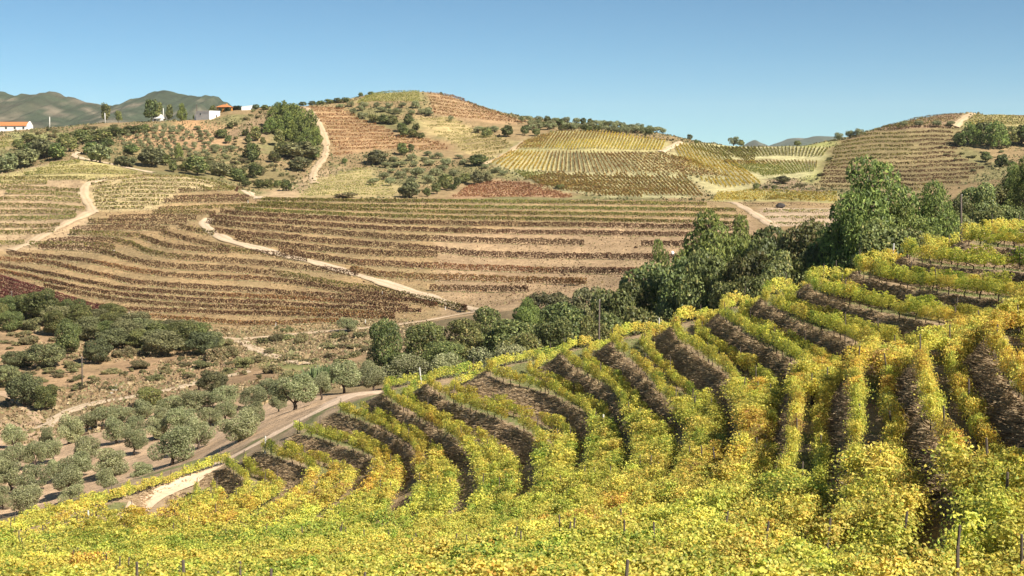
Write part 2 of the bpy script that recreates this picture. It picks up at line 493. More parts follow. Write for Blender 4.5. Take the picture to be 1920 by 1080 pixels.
ROWS_R = [
 [(490,373),(690,376),(900,377),(1125,379),(1325,382)],
 [(482,380),(640,385),(790,387),(920,388),(1100,390),(1380,393)],
 [(452,384),(590,389),(690,393),(790,396),(900,398),(1075,400),(1275,403),(1400,407)],
 [(440,391),(540,396),(640,401),(740,405),(920,409),(1100,411),(1300,416),(1400,419)],
 [(413,396),(440,400),(540,406),(640,411),(740,417),(900,420),(1100,423),(1300,426),(1400,430)],
 [(392,407),(440,411),(540,417),(640,424),(740,430),(920,435),(1100,437),(1300,441),(1380,443)],
 [(388,416),(440,424),(515,429),(615,437),(715,445),(815,449),(920,453),(1000,455),(1095,457)],
 [(1202,458),(1290,460),(1350,461)],
 [(402,432),(440,439),(515,445),(615,454),(715,461),(790,467),(840,472),(900,479),(1050,482),(1300,485)],
 [(440,448),(490,457),(565,465),(640,472),(715,477),(820,479)],
 [(522,470),(590,483),(665,494),(765,499),(920,505),(1025,509),(1200,511)],
 [(657,506),(715,517),(790,521),(920,525),(1000,528),(1100,531)],
 [(805,543),(920,544),(990,544)],
]
ROWS_U = [   # upper-left block and the short dark rows beside it
 [(0,334),(160,334)], [(0,343),(88,342)], [(0,352),(60,352),(150,357)], [(10,360),(90,361),(150,367)], [(0,372),(80,372),(152,376)],
 [(0,384),(80,385),(158,391)], [(0,397),(80,397),(142,400)], [(0,409),(80,409),(143,406)], [(0,423),(112,424)], [(0,436),(102,434)], [(0,455),(46,455)],
 [(335,358),(400,354),(455,353)], [(325,370),(400,368),(467,368)], [(307,377),(400,375),(467,376)], [(297,392),(370,389),(450,386)], [(285,398),(350,398),(405,400)],
 [(45,325),(150,321),(258,323)], [(68,318),(140,313),(205,314)], [(92,308),(150,302)],
]
for rows in (ROWS_L, ROWS_R, ROWS_U):
    for r in rows:
        for i, (a, b) in enumerate(r):
            r[i] = (a, b + 4)
        if r[0][0] == 0:
            r.insert(0, (-260, r[0][1] + (r[0][1] - r[1][1]) * 0.3))

def guides_of(rows, Y0, Y1, every=10.0):
    return [unline(r, Y0, Y1, every) for r in rows]
G_L = guides_of(ROWS_L, 300, 520); G_R = guides_of(ROWS_R, 300, 520); G_U = guides_of(ROWS_U, 330, 520)

def terrace_by_guides(guides, lo=0.2, hi=0.8, maxgap=26.0, mingap=2.0):
    global ZB
    dZ = np.zeros_like(ZB)
    gs = []
    for P in guides:
        s = 960 + P[:, 0] * F / W(P[:, 1])
        o = np.argsort(s)
        gs.append((s[o], P[o, 1]))
    for j in range(NS):
        ys = sorted(float(np.interp(SG[j], s, y)) for s, y in gs if s[0] <= SG[j] <= s[-1])
        for a, b in zip(ys[:-1], ys[1:]):
            if not (mingap < b - a < maxgap):
                continue
            i0 = np.searchsorted(YG, a); i1 = np.searchsorted(YG, b)
            if i1 - i0 < 2:
                continue
            u = (YG[i0:i1] - a) / (b - a)
            za = np.interp(a, YG, ZB[:, j]); zb = np.interp(b, YG, ZB[:, j])
            v = np.clip((u - lo) / (hi - lo), 0, 1)
            dZ[i0:i1, j] = za + (zb - za) * (0.12 * u + 0.88 * v) - ZB[i0:i1, j]
    for _ in range(5):
        dZ[:, 1:-1] = 0.25 * dZ[:, :-2] + 0.5 * dZ[:, 1:-1] + 0.25 * dZ[:, 2:]
    ZB = ZB + dZ
terrace_by_guides(G_L + G_R + G_U)

# ------------------------------------------------------------------ distant vineyard fields
def between(A, B, n, jitter=0.0):
    A = resample(np.array(A, float), 4.0); B = resample(np.array(B, float), 4.0)
    m = max(len(A), len(B), 12)
    q = np.linspace(0, 1, m)
    fa = lambda L: np.stack([np.interp(q, np.linspace(0, 1, len(L)), L[:, k]) for k in (0, 1)], 1)
    A = fa(A); B = fa(B)
    return [A + (B - A) * t for t in (np.arange(n) + 0.5) / n]
def across(A, B, n):
    """n rows running from line A to line B"""
    A = resample(np.array(A, float), 1.0); B = resample(np.array(B, float), 1.0)
    out = []
    for t in (np.arange(n) + 0.5) / n:
        a = A[int(t * (len(A) - 1))]; b = B[int(t * (len(B) - 1))]
        out.append(np.stack([np.linspace(a[k], b[k], 14) for k in (0, 1)], 1))
    return out

PAL = {
 'maroon': [((0.13,0.06,0.035), 5), ((0.165,0.085,0.042), 4), ((0.098,0.05,0.03), 3), ((0.15,0.12,0.045), 1)],
 'red': [((0.165,0.05,0.04), 5), ((0.125,0.042,0.036), 4), ((0.2,0.08,0.05), 1)],
 'rust': [((0.30,0.14,0.055), 4), ((0.22,0.10,0.05), 4), ((0.36,0.20,0.07), 2), ((0.22,0.2,0.06), 1)],
 'olive': [((0.20,0.195,0.045), 4), ((0.125,0.13,0.035), 4), ((0.32,0.26,0.055), 2), ((0.17,0.085,0.04), 2)],
 'green': [((0.19,0.22,0.055), 4), ((0.26,0.26,0.07), 3), ((0.36,0.30,0.07), 2)],
 'yellow': [((0.52,0.37,0.06), 5), ((0.42,0.34,0.07), 3), ((0.46,0.26,0.06), 2), ((0.25,0.26,0.06), 1)],
 'mixed': [((0.40,0.25,0.06), 3), ((0.28,0.145,0.055), 4), ((0.19,0.18,0.045), 3), ((0.17,0.09,0.045), 2)],
 'straw': [((0.42,0.35,0.13), 4), ((0.36,0.33,0.10), 3), ((0.28,0.26,0.08), 2)],
}
def pick(pal, n, rng):
    p = PAL[pal] if isinstance(pal, str) else pal
    c = np.array([x[0] for x in p]); w = np.array([x[1] for x in p], float); w /= w.sum()
    col = c[rng.choice(len(c), n, p=w)]
    return col * rng.uniform(0.75, 1.25, (n, 1))

def cards(C, N, size, rng, aspect=1.0, fold=0.18):
    """one folded kite per centre C with normal N"""
    n = len(C)
    N = N / (np.linalg.norm(N, axis=1)[:, None] + 1e-9)
    t = rng.normal(size=(n, 3)); t -= (t * N).sum(1)[:, None] * N
    t /= np.linalg.norm(t, axis=1)[:, None] + 1e-9
    b = np.cross(N, t)
    s = np.broadcast_to(np.asarray(size, float), (n,))[:, None]
    V = np.empty((n, 4, 3))
    V[:, 0] = C - t * s * 0.5
    V[:, 1] = C + b * s * 0.5 * aspect - N * s * fold + t * s * 0.08
    V[:, 2] = C + t * s * 0.5
    V[:, 3] = C - b * s * 0.5 * aspect - N * s * fold + t * s * 0.08
    Q = np.arange(n * 4).reshape(n, 4)
    return V.reshape(-1, 3), Q

def row_cloud(P, per_m, size, h0, h1, wid, pal, rng, gaps=0.0, altpal=None, altseed=0, altth=0.62, altscale=0.02):
    """leaf cards for one row on ground polyline P"""
    seg_l = np.linalg.norm(np.diff(P[:, :2], axis=0), axis=1)
    s = np.concatenate([[0], np.cumsum(seg_l)]); L = s[-1]
    n = int(L * per_m)
    if n < 3:
        return None
    q = rng.uniform(0, L, n)
    if gaps > 0:
        keep = vnoise(q * 0.35 + rng.uniform(0, 99), np.full(n, rng.uniform(0, 99)), 5) > gaps
        q = q[keep]; n = len(q)
        if n < 3:
            return None
    x = np.interp(q, s, P[:, 0]); y = np.interp(q, s, P[:, 1]); z = np.interp(q, s, P[:, 2])
    top = h1 * (0.88 + 0.24 * vnoise(q * 0.9, np.full(n, 3.3 + L), 9))
    hh = h0 + (top - h0) * rng.uniform(0, 1, n) ** 0.8
    dx = np.interp(q, s[:-1], np.diff(P[:, 0]) / (seg_l + 1e-9)); dy = np.interp(q, s[:-1], np.diff(P[:, 1]) / (seg_l + 1e-9))
    off = rng.normal(0, wid * 0.5, n)
    C = np.stack([x - dy * off, y + dx * off, z + hh], 1)
    N = np.stack([-dy * np.sign(off), dx * np.sign(off), np.full(n, 0.5)], 1) * 0.7 + rng.normal(0, 0.7, (n, 3))
    V, Q = cards(C, N, size * rng.uniform(0.7, 1.3, n), rng)
    col = pick(pal, n, rng)
    if altpal:
        m = fbm(x * altscale, y * altscale, altseed, 3) + rng.normal(0, 0.06, n) > altth
        c2 = pick(altpal, n, rng); col[m] = c2[m]
    return V, Q, np.repeat(col, 4, 0)

def join_clouds(cl):
    cl = [c for c in cl if c is not None]
    V = np.concatenate([c[0] for c in cl]); n = 0; Q = []
    for c in cl:
        Q.append(c[1] + n); n += len(c[0])
    return V, np.concatenate(Q), np.concatenate([c[2] for c in cl])

FIELDS = []   # name, label, polygon, rows, palette, alt palette, per metre, card, height, gaps, Y range, terraced
def field(label, poly, rows, pal, alt=None, per=7.0, card=0.62, h=1.5, gaps=0.0, Yr=(470, 830), terr=False, every=6.0, th=0.6, wid=0.2, ground=None):
    FIELDS.append(dict(label=label, poly=poly, rows=rows, pal=pal, alt=alt, per=per * 1.35, card=card * 0.72, h=h * 0.8, gaps=gaps, Yr=Yr, terr=terr, every=every, th=th, wid=wid, ground=ground))

SOIL = (0.40, 0.27, 0.165); TAN = (0.47, 0.335, 0.215); GRASSY = (0.27, 0.25, 0.10)
field('pale yellow vineyard block on the shoulder above the maroon rows', [(163,340),(270,328),(390,331),(460,352),(335,360),(292,392),(178,394)],
      between([(163,338),(280,328),(390,331),(460,350)], [(175,396),(292,396),(330,396)], 9), 'olive', 'straw', 14, 0.5, 1.2, 0.1, (380, 520), False, ground=(0.46,0.36,0.19))
field('rust coloured terraced vineyard left of the domed hilltop', [(566,198),(640,202),(676,224),(725,241),(742,254),(792,262),(850,266),(838,282),(690,283),(626,296),(616,265),(605,236)],
      between([(566,199),(640,203),(700,206)], [(615,294),(700,290),(850,282)], 14), 'rust', 'mixed', 13, 0.6, 1.6, 0.08, (560, 830), True, ground=(0.38,0.24,0.125))
field('rust coloured terraces on the right shoulder of the domed hilltop', [(795,172),(860,184),(905,204),(992,233),(852,224),(808,216),(805,186)],
      between([(795,173),(850,180),(905,200)], [(808,215),(855,224),(992,234)], 7), 'rust', 'maroon', 13, 0.6, 1.8, 0.06, (600, 830), True, ground=(0.40,0.26,0.14))
field('green and yellow vines crowning the domed hill', [(660,196),(680,182),(720,172),(790,171),(793,190),(675,194)],
      between([(685,182),(720,173),(792,171)], [(668,195),(720,194),(793,191)], 8), 'green', 'olive', 9, 0.6, 1.4, 0.0, (600, 830), False, ground=(0.30,0.26,0.11))
field('yellowing terraced vineyard below the domed hilltop', [(782,222),(852,222),(886,244),(975,262),(965,274),(912,305),(865,284),(828,260),(800,256)],
      between([(784,222),(852,223),(900,225)], [(870,306),(905,306),(975,288)], 13), 'straw', 'olive', 13, 0.55, 1.6, 0.15, (540, 830), True, ground=(0.42,0.32,0.15))
field('green yellow vineyard block behind the crest of the middle hill', [(562,369),(596,335),(694,312),(700,332),(752,350),(746,370)],
      between([(600,322),(660,318),(700,314)], [(550,370),(650,370),(750,370)], 11), 'green', 'straw', 8, 0.5, 1.2, 0.1, (470, 660), False, ground=(0.43,0.34,0.16))
field('red orange vineyard patch beside the tree knoll', [(846,370),(877,350),(930,340),(985,344),(1040,356),(1078,370)],
      between([(870,346),(930,341),(990,345),(1060,352)], [(840,371),(930,371),(1080,371)], 9), [((0.30,0.14,0.06), 4), ((0.23,0.095,0.05), 4), ((0.34,0.21,0.07), 3)], None, 11, 0.55, 1.3, 0.0, (470, 660), False, ground=(0.38,0.23,0.13))
# fan of rows on the big yellow hill: three tiers
field('upper tier of the golden fan shaped vineyard hill', [(958,284),(1000,257),(1040,248),(1110,246),(1145,250),(1250,265),(1262,270),(1238,287)],
      across([(985,264),(1040,249),(1110,247),(1145,250),(1250,266)], [(955,284),(1030,285),(1075,286),(1240,288)], 46), 'yellow', 'mixed', 8, 0.6, 1.5, 0.0, (500, 800), False, th=0.66, ground=(0.42,0.37,0.17))
field('middle tier of the golden fan shaped vineyard hill', [(915,305),(957,285),(1243,289),(1290,296),(1375,335),(1262,328),(1040,322),(955,319)],
      across([(957,285),(1075,287),(1243,289),(1290,295)], [(918,306),(955,319),(1040,321),(1262,327),(1375,336)], 52), 'mixed', 'yellow', 8, 0.6, 1.5, 0.0, (480, 760), False, th=0.55, ground=(0.43,0.38,0.19))
field('lower tier of the golden fan shaped vineyard hill', [(955,321),(1040,324),(1284,330),(1325,372),(1150,371),(1060,357),(1020,351)],
      across([(956,321),(1040,324),(1284,330)], [(1018,350),(1060,357),(1150,370),(1325,374)], 42), 'mixed', 'green', 9, 0.6, 1.5, 0.0, (460, 700), False, th=0.58, ground=(0.44,0.40,0.21))
field('golden vineyard sloping right of the fan shaped hill', [(1250,290),(1275,268),(1420,276),(1420,310),(1440,340),(1395,360),(1335,366),(1292,333),(1375,336)],
      across([(1262,272),(1300,271),(1345,276)], [(1295,335),(1360,352),(1430,345)], 15) + across([(1345,276),(1440,280)], [(1430,318),(1470,320)], 9), 'olive', 'yellow', 8, 0.6, 1.5, 0.0, (470, 760), False, th=0.5, ground=(0.43,0.38,0.19))
field('upper striped vineyard in the saddle', [(1340,277),(1460,275),(1556,278),(1545,300),(1345,297)],
      across([(1340,277),(1556,278)], [(1372,298),(1540,300)], 30), 'olive', 'straw', 8, 0.6, 1.4, 0.0, (500, 760), False, ground=(0.45,0.41,0.21))
field('lower striped vineyard in the saddle', [(1345,300),(1535,303),(1528,322),(1500,335),(1440,333),(1395,320)],
      across([(1345,301),(1535,304)], [(1410,333),(1532,322)], 28), 'mixed', 'green', 8, 0.6, 1.4, 0.0, (480, 740), False, ground=(0.45,0.41,0.21))
field('strip of yellow vines below the saddle', [(1330,380),(1345,362),(1430,358),(1575,362),(1575,382),(1420,376)],
      between([(1340,362),(1430,359),(1575,363)], [(1330,380),(1430,377),(1575,382)], 5), 'yellow', 'green', 14, 0.55, 1.5, 0.0, (462, 640), False, ground=(0.36,0.32,0.13))
field('short green rows above the pines on the bare terraces', [(1425,392),(1580,388),(1580,430),(1440,425)],
      between([(1430,393),(1580,392)], [(1440,428),(1580,428)], 3), 'green', 'olive', 12, 0.5, 1.2, 0.0, (380, 520), True, ground=(0.46,0.34,0.23))
field('brown and green terraces covering the right hill', [(1527,352),(1560,280),(1585,262),(1640,246),(1720,226),(1800,238),(1812,262),(1795,290),(1850,320),(1800,345),(1700,362)],
      between([(1560,256),(1640,242),(1740,236),(1815,240)], [(1527,354),(1620,356),(1720,362),(1860,352)], 15), 'olive', 'maroon', 16, 0.6, 1.6, 0.08, (480, 820), True, th=0.6, ground=(0.24,0.185,0.09))
field('dark terraces at the crown of the right hill', [(1645,242),(1720,222),(1790,212),(1812,213),(1786,236),(1690,240)],
      between([(1660,238),(1740,218),(1812,213)], [(1645,244),(1720,238),(1786,238)], 6), 'maroon', 'olive', 10, 0.6, 1.4, 0.0, (560, 820), True, ground=(0.34,0.23,0.14))
field('yellow green vines on the right end of the right hill', [(1816,215),(1870,214),(1990,220),(1990,240),(1880,238),(1812,236)],
      between([(1820,215),(1990,220)], [(1800,240),(1990,242)], 6), 'olive', 'yellow', 10, 0.6, 1.4, 0.0, (560, 820), False, ground=(0.34,0.28,0.12))
field('vines on the knoll at the left edge beyond the oaks', [(-80,262),(0,255),(30,262),(20,278),(-80,285)],
      between([(-80,258),(30,258)], [(-80,284),(22,280)], 6), 'green', 'olive', 9, 0.6, 1.3, 0.0, (540, 800), False, ground=(0.36,0.3,0.13))

for fd in FIELDS:
    fd['lines'] = []
    for r in fd['rows']:
        r = resample(r, fd['every'])
        ok = in_poly(fd['poly'], r[:, 0], r[:, 1])
        run = []
        for p, k in zip(r, ok):
            if k:
                run.append(p)
            elif len(run) > 1:
                fd['lines'].append(np.array([unproject(a, b, *fd['Yr']) for a, b in run])); run = []
            else:
                run = []
        if len(run) > 1:
            fd['lines'].append(np.array([unproject(a, b, *fd['Yr']) for a, b in run]))
terrace_by_guides([l for fd in FIELDS if fd['terr'] for l in fd['lines']], 0.25, 0.75, 30.0, 2.6)

# ------------------------------------------------------------------ foreground terraces: steps along the contours of the slope
i1 = I_NEAR
_ext = np.interp(SG, [680, 800], [1.0, 12.0])      # the terraces stop short of the dirt road on the left
NEARW = np.clip((YG[:i1, None] - 18) / 4, 0, 1) * np.clip(((ty + _ext)[None, :] - YG[:i1, None]) / 3, 0, 1)
_nearside = np.clip((FY[4][None, :] - YG[:i1, None] + 0.5) / 5, 0, 1) * np.maximum(np.clip((1430 - PXG[:i1]) / 120, 0, 1), np.clip((HZ - ZB[:i1] * F / np.maximum(YY[:i1], 1) - 890) / 60, 0, 1))
NEARW = NEARW * (1 - 0.75 * _nearside)
zn = ZB[:i1] + 0.30 * (fbm(XG[:i1] * 0.09, YY[:i1] * 0.09, 3, 2) - 0.5)
ZC = zn.copy()                                   # smooth slope that the rows follow
ph = k_of(zn)
kk = np.round(ph); pf = ph - kk                  # bank centred on 0
_gy = np.gradient(ZC, axis=0) / np.gradient(YG[:i1])[:, None]; _gx = np.gradient(ZC, axis=1) / np.gradient(XG[:i1], axis=1)
_gm = np.sqrt(_gx**2 + (_gy - _gx * np.gradient(XG[:i1], axis=0) / np.gradient(YG[:i1])[:, None])**2)
_gm = np.where(np.isfinite(_gm), _gm, 0.2)
for _ in range(8):
    _gm[1:-1] = 0.25 * _gm[:-2] + 0.5 * _gm[1:-1] + 0.25 * _gm[2:]; _gm[:, 1:-1] = 0.25 * _gm[:, :-2] + 0.5 * _gm[:, 1:-1] + 0.25 * _gm[:, 2:]
BH = np.clip(0.9 * _gm / 1.3, 0.10, 0.19)
g = np.where(np.abs(pf) < BH, pf / BH * 0.53, np.sign(pf) * (0.53 - (np.abs(pf) - BH) / (0.5 - BH) * 0.03))
zt = np.interp(kk + g, _KK, _KZ)
ZB[:i1] = ZB[:i1] * (1 - NEARW) + zt * NEARW
BANK = (np.abs(pf) < BH + 0.02) & (NEARW > 0.5)

# small natural unevenness everywhere
amp = np.where(YG < 118, 0.05, np.where(YG < 300, 0.35, np.where(YG < 480, 0.10, 0.6)))[:, None]
frq = np.where(YG < 118, 0.8, np.where(YG < 300, 0.16, np.where(YG < 480, 0.3, 0.12)))[:, None]
ZB = ZB + amp * (fbm(XG * frq, YY * frq, 11, 3) - 0.5) * 2 * (YY > 12) * (YY < 1000)

def ground_z(X, Y):
    return zgrid(ZB, X, Y)

# ------------------------------------------------------------------ ground colours (bare earth, dry grass, green grass: the things' own colours)
CG = np.zeros((NY, NS, 3))
_PX0 = PXG
PYG = HZ - ZB * F / np.maximum(YY, 1e-3)
PXG = PXG + 26 * (fbm(XG * 0.06, YY * 0.06, 211, 4) - 0.5) * (YY > 100); PYG = PYG + 12 * (fbm(XG * 0.06, YY * 0.06, 223, 4) - 0.5) * (YY > 100)
n1 = fbm(XG * 0.05, YY * 0.05, 21, 4)[..., None]
CG[:] = np.array((0.30, 0.22, 0.12))
def paint(mask, col, blend=1.0):
    m = mask[..., None] * blend
    CG[:] = CG * (1 - m) + np.array(col) * m
valm = ((YY >= 100) & (YY < 315)).astype(float)
paint(valm, (0.31, 0.205, 0.115))
paint(valm * (n1[..., 0] > 0.55), (0.22, 0.17, 0.085), 0.7)
paint(valm * in_poly([(0,600),(200,610),(420,650),(470,690),(300,720),(140,760),(0,790)], PXG, PYG), (0.37, 0.24, 0.135), 0.6)
paint(valm * in_poly([(-400,1100),(-400,800),(100,790),(330,745),(560,745),(720,730),(700,760),(420,870),(0,1060)], PXG, PYG), (0.52, 0.36, 0.225))
paint(valm * in_poly([(470,655),(520,660),(640,690),(560,700),(480,690)], PXG, PYG), (0.22, 0.24, 0.08), 0.8)
paint(valm * (PXG > 700) * (PYG < 720), (0.17, 0.135, 0.075), 0.75)
midm = ((YY >= 300) & (YY < 486)).astype(float)
paint(midm, (0.325, 0.222, 0.112))
paint(midm * (fbm(XG * 0.12, YY * 0.12, 31, 4) > 0.56), (0.265, 0.195, 0.10), 0.7)
paint(midm * in_poly([(820,440),(1420,400),(1400,620),(820,620)], PXG, PYG), (0.41, 0.28, 0.17), 0.6)
paint(midm * in_poly([(-600,290),(160,290),(170,470),(-600,480)], PXG, PYG), (0.42, 0.30, 0.18), 0.8)
paint(midm * in_poly([(140,292),(270,322),(170,338),(-600,338),(-600,312),(60,312)], PXG, PYG), (0.42, 0.36, 0.15), 0.8)
paint(midm * in_poly([(0,515),(210,590),(120,580),(0,560)], PXG, PYG), (0.26, 0.15, 0.10), 0.8)
farm = ((YY >= 486) & (YY < 900)).astype(float)
paint(farm, (0.29, 0.205, 0.105))
paint(farm * (fbm(XG * 0.03, YY * 0.03, 41, 4) > 0.55), (0.20, 0.185, 0.08), 0.85)
paint(farm * in_poly([(225,235),(440,232),(430,290),(300,300),(215,285)], PXG, PYG), (0.43, 0.265, 0.145), 0.75)
paint(farm * in_poly([(415,250),(500,205),(520,215),(500,262),(440,262)], PXG, PYG), (0.24, 0.165, 0.10), 0.8)
paint(farm * in_poly([(180,262),(440,285),(560,330),(560,360),(470,350),(300,320),(160,300)], PXG, PYG), (0.23, 0.19, 0.085), 0.7)
paint(farm * in_poly([(15,245),(110,250),(110,262),(20,262)], PXG, PYG), (0.33, 0.33, 0.13), 0.8)
paint(farm * in_poly([(320,225),(385,225),(380,240),(330,238)], PXG, PYG), (0.52, 0.30, 0.15), 0.8)
paint(farm * in_poly([(1460,272),(1560,262),(1575,270),(1560,278),(1460,279)], PXG, PYG), (0.34, 0.34, 0.12), 0.9)
paint(farm * in_poly([(1370,335),(1500,335),(1530,345),(1560,362),(1430,358)], PXG, PYG), (0.27, 0.19, 0.12), 0.9)
paint(farm * in_poly([(1530,350),(1500,338),(1530,320),(1556,280),(1565,285),(1545,325)], PXG, PYG), (0.33, 0.32, 0.12), 0.9)
paint(farm * in_poly([(480,368),(560,340),(600,320),(640,312),(600,345),(560,369)], PXG, PYG), (0.45, 0.32, 0.19), 0.8)
paint(farm * in_poly([(1140,300),(1000,340),(930,330),(880,350),(950,300)], PXG, PYG), (0.40, 0.33, 0.13), 0.3)
for fd in FIELDS:
    if fd['ground']:
        paint(((YY > fd['Yr'][0]) & (YY < fd['Yr'][1])).astype(float) * in_poly(fd['poly'], PXG, PYG), fd['ground'], 0.9)
for _ in range(3):
    CG[1:-1] = 0.25 * CG[:-2] + 0.5 * CG[1:-1] + 0.25 * CG[2:]
    CG[:, 1:-1] = 0.25 * CG[:, :-2] + 0.5 * CG[:, 1:-1] + 0.25 * CG[:, 2:]
# foreground
PXG = _PX0; PYG = HZ - ZB * F / np.maximum(YY, 1e-3)
nearm = np.zeros((NY, NS)); nearm[:i1] = (YY[:i1] < (ty + 14)[None, :])
paint(nearm, (0.34, 0.245, 0.15))
gr = np.zeros((NY, NS)); gr[:i1] = nearm[:i1] * (pf > 0.28) + nearm[:i1] * (pf < -0.30)
gr *= np.clip((fbm(XG * 0.25, YY * 0.25, 51, 3) - 0.36) * 6, 0, 1)
paint(gr, (0.155, 0.17, 0.06), 0.85)
bk = np.zeros((NY, NS)); bk[:i1] = BANK
paint(bk, (0.37, 0.265, 0.16), 0.92)
bk2 = bk * np.clip((fbm(XG * 0.5, YY * 0.5, 57, 3) - 0.45) * 5, 0, 1)
paint(bk2, (0.28, 0.195, 0.12), 0.8)
CG *= (0.86 + 0.28 * fbm(XG * 0.4, YY * 0.4, 61, 3))[..., None]

def sheet(name, i0, i1, jstep, mat):
    jj = np.arange(0, NS, jstep)
    ii = np.arange(i0, i1 + 1)
    V = np.stack([XG[np.ix_(ii, jj)], YY[np.ix_(ii, jj)], ZB[np.ix_(ii, jj)]], -1)
    n, m = V.shape[:2]
    idx = np.arange(n * m).reshape(n, m)
    Q = np.stack([idx[:-1, :-1], idx[:-1, 1:], idx[1:, 1:], idx[1:, :-1]], -1).reshape(-1, 4)
    me = mesh_np(name, V.reshape(-1, 3), Q, mat, colors=CG[np.ix_(ii, jj)].reshape(-1, 3), smooth=True)
    o = add_obj(name, me)
    o['kind'] = 'structure'
    return o
tag(sheet('vineyard_slope_terrain', 0, I_NEAR, 2, M_NEAR), 'near hillside stepped into vineyard terraces with dry grass banks')
tag(sheet('valley_ground', I_NEAR, I_VAL, 1, M_VAL), 'reddish valley floor and scrub slope behind the near vineyard')
tag(sheet('terraced_hill', I_VAL, I_MID, 1, M_MID), 'broad tan hillside cut into many vineyard terraces across the valley')
tag(sheet('far_hills_terrain', I_MID, I_FAR, 1, M_FAR), 'rolling far hills with vineyards and olive groves')

# ------------------------------------------------------------------ mountains on the horizon
def mountain(name, label, crest, Yc, depth, base, mat, col, rough, seed):
    pxs = np.arange(crest[0][0], crest[-1][0] + 1, 2.0)
    c = np.array(crest, float)
    cz_ = z_of(pchip(c[:, 0], c[:, 1], pxs), Yc)
    t = np.linspace(-1, 1, 60)
    X = (pxs[None, :] - 960) / F * Yc + 0 * t[:, None]
    Y = Yc + depth * t[:, None] + 0 * X
    prof = np.clip(1 - np.abs(t), 0, 1)[:, None] ** 0.85
    nz = fbm(X / rough, Y / rough, seed, 5) - 0.5
    rid = 1 - np.abs(2 * fbm(X / (rough * 1.7), Y / (rough * 1.7), seed + 5, 4) - 1)
    Z = base + (cz_[None, :] - base) * prof * (1 - 0.55 * (1 - prof) * rid) + nz * (cz_.max() - base) * 0.2 * np.sqrt(np.clip(1 - prof, 0, 1)) + (vnoise(X / (rough * 0.06), Y * 0, seed + 9) - 0.5) * (cz_.max() - base) * 0.03 * prof
    n, m = Z.shape
    V = np.stack([X, Y, Z], -1).reshape(-1, 3)
    idx = np.arange(n * m).reshape(n, m)
    Q = np.stack([idx[:-1, :-1], idx[:-1, 1:], idx[1:, 1:], idx[1:, :-1]], -1).reshape(-1, 4)
    f1 = np.clip((fbm(X / (rough * 0.6), Y / (rough * 0.6), seed + 20, 4) - 0.45) * 5, 0, 1)[..., None]
    f2 = np.clip((fbm(X / (rough * 0.25), Y / (rough * 0.25), seed + 30, 4) - 0.58) * 8, 0, 1)[..., None]
    C = np.array(col[0]) * (1 - f1) + np.array(col[1]) * f1
    C = C * (1 - f2) + np.array(col[2]) * f2
    o = add_obj(name, mesh_np(name, V, Q, mat, colors=C.reshape(-1, 3), smooth=True))
    tag(o, label, kind='structure')
mountain('mountain', 'brown green rocky mountain with twin peaks behind the farm buildings', [(-700,215),(-400,180),(-250,190),(-120,165),(0,170),(30,176),(70,172),(95,170),(130,180),(165,190),(200,196),(222,194),(250,184),(280,174),(312,166),(335,173),(350,177),(378,178),(400,179),(425,191),(455,204),(500,222),(560,250)], 3600, 1300, -40, M_MTN,
         [(0.058,0.075,0.042), (0.095,0.09,0.056), (0.19,0.16,0.11)], 200.0, 3)
mountain('distant_hill', 'hazy blue peak seen through the saddle', [(1360,292),(1390,274),(1405,266),(1415,261),(1425,266),(1440,272),(1470,290)], 8200, 900, -40, M_MTN, [(0.05,0.07,0.04), (0.09,0.09,0.06), (0.16,0.14,0.1)], 500.0, 7)
mountain('distant_hill', 'hazy blue ridge beside the olive trio on the saddle', [(1400,300),(1440,274),(1465,265),(1490,257),(1510,258),(1530,254),(1556,255),(1600,256),(1660,262),(1720,280),(1760,296)], 8600, 1200, -40, M_MTN, [(0.05,0.07,0.04), (0.09,0.09,0.06), (0.16,0.14,0.1)], 700.0, 13)

# ------------------------------------------------------------------ dirt tracks
def track(label, pts, width, Yr, lift=0.12, col=(0.56, 0.43, 0.30), name='dirt_track', every=6.0, wvar=0.4, soil=(0.36, 0.27, 0.15), taper=1.0):
    P = unline(pts, Yr[0], Yr[1], every, ZB)
    P = smooth_line(resample(smooth_line(P, 3), max(0.8, width * 0.4)), 3)
    T = np.gradient(P[:, :2], axis=0); T /= np.linalg.norm(T, axis=1)[:, None] + 1e-9
    Nn = np.stack([-T[:, 1], T[:, 0]], 1)
    L = np.arange(len(P)) * 0.35
    wd = width * (1 + wvar * (vnoise(L, np.full(len(P), 7.7), 3) - 0.5) * 2)
    wd = wd * np.linspace(1, taper, len(P))
    k = np.linspace(-1, 1, 7)
    X = P[:, None, 0] + Nn[:, None, 0] * k[None] * wd[:, None] * 0.5
    Y = P[:, None, 1] + Nn[:, None, 1] * k[None] * wd[:, None] * 0.5
    Z = ground_z(X, Y)
    zc = Z.mean(1, keepdims=True)
    Z = np.maximum(Z, 0.6 * Z + 0.4 * zc) + lift * (1 - 0.75 * np.abs(k[None]) ** 3)
    n, m = Z.shape
    V = np.stack([X, Y, Z], -1).reshape(-1, 3)
    idx = np.arange(n * m).reshape(n, m)
    Q = np.stack([idx[:-1, :-1], idx[1:, :-1], idx[1:, 1:], idx[:-1, 1:]], -1).reshape(-1, 4)
    mid = np.exp(-(k / 0.22) ** 2); edg = np.clip((np.abs(k) - 0.55) / 0.45, 0, 1)
    nz_ = vnoise(X * 0.6, Y * 0.6, 5)
    g_ = (np.clip(mid[None] * 0.75 + edg[None] * 0.8, 0, 1) * (0.35 + 0.9 * nz_))[..., None]
    C = (np.array(col)[None, None] * (1 - np.clip(g_, 0, 1)) + np.array(soil)[None, None] * np.clip(g_, 0, 1)) * (0.88 + 0.24 * nz_)[..., None]
    o = add_obj(name, mesh_np(name, V, Q, M_TRACK, colors=C.reshape(-1, 3), smooth=True))
    tag(o, label, kind='structure')
    return P
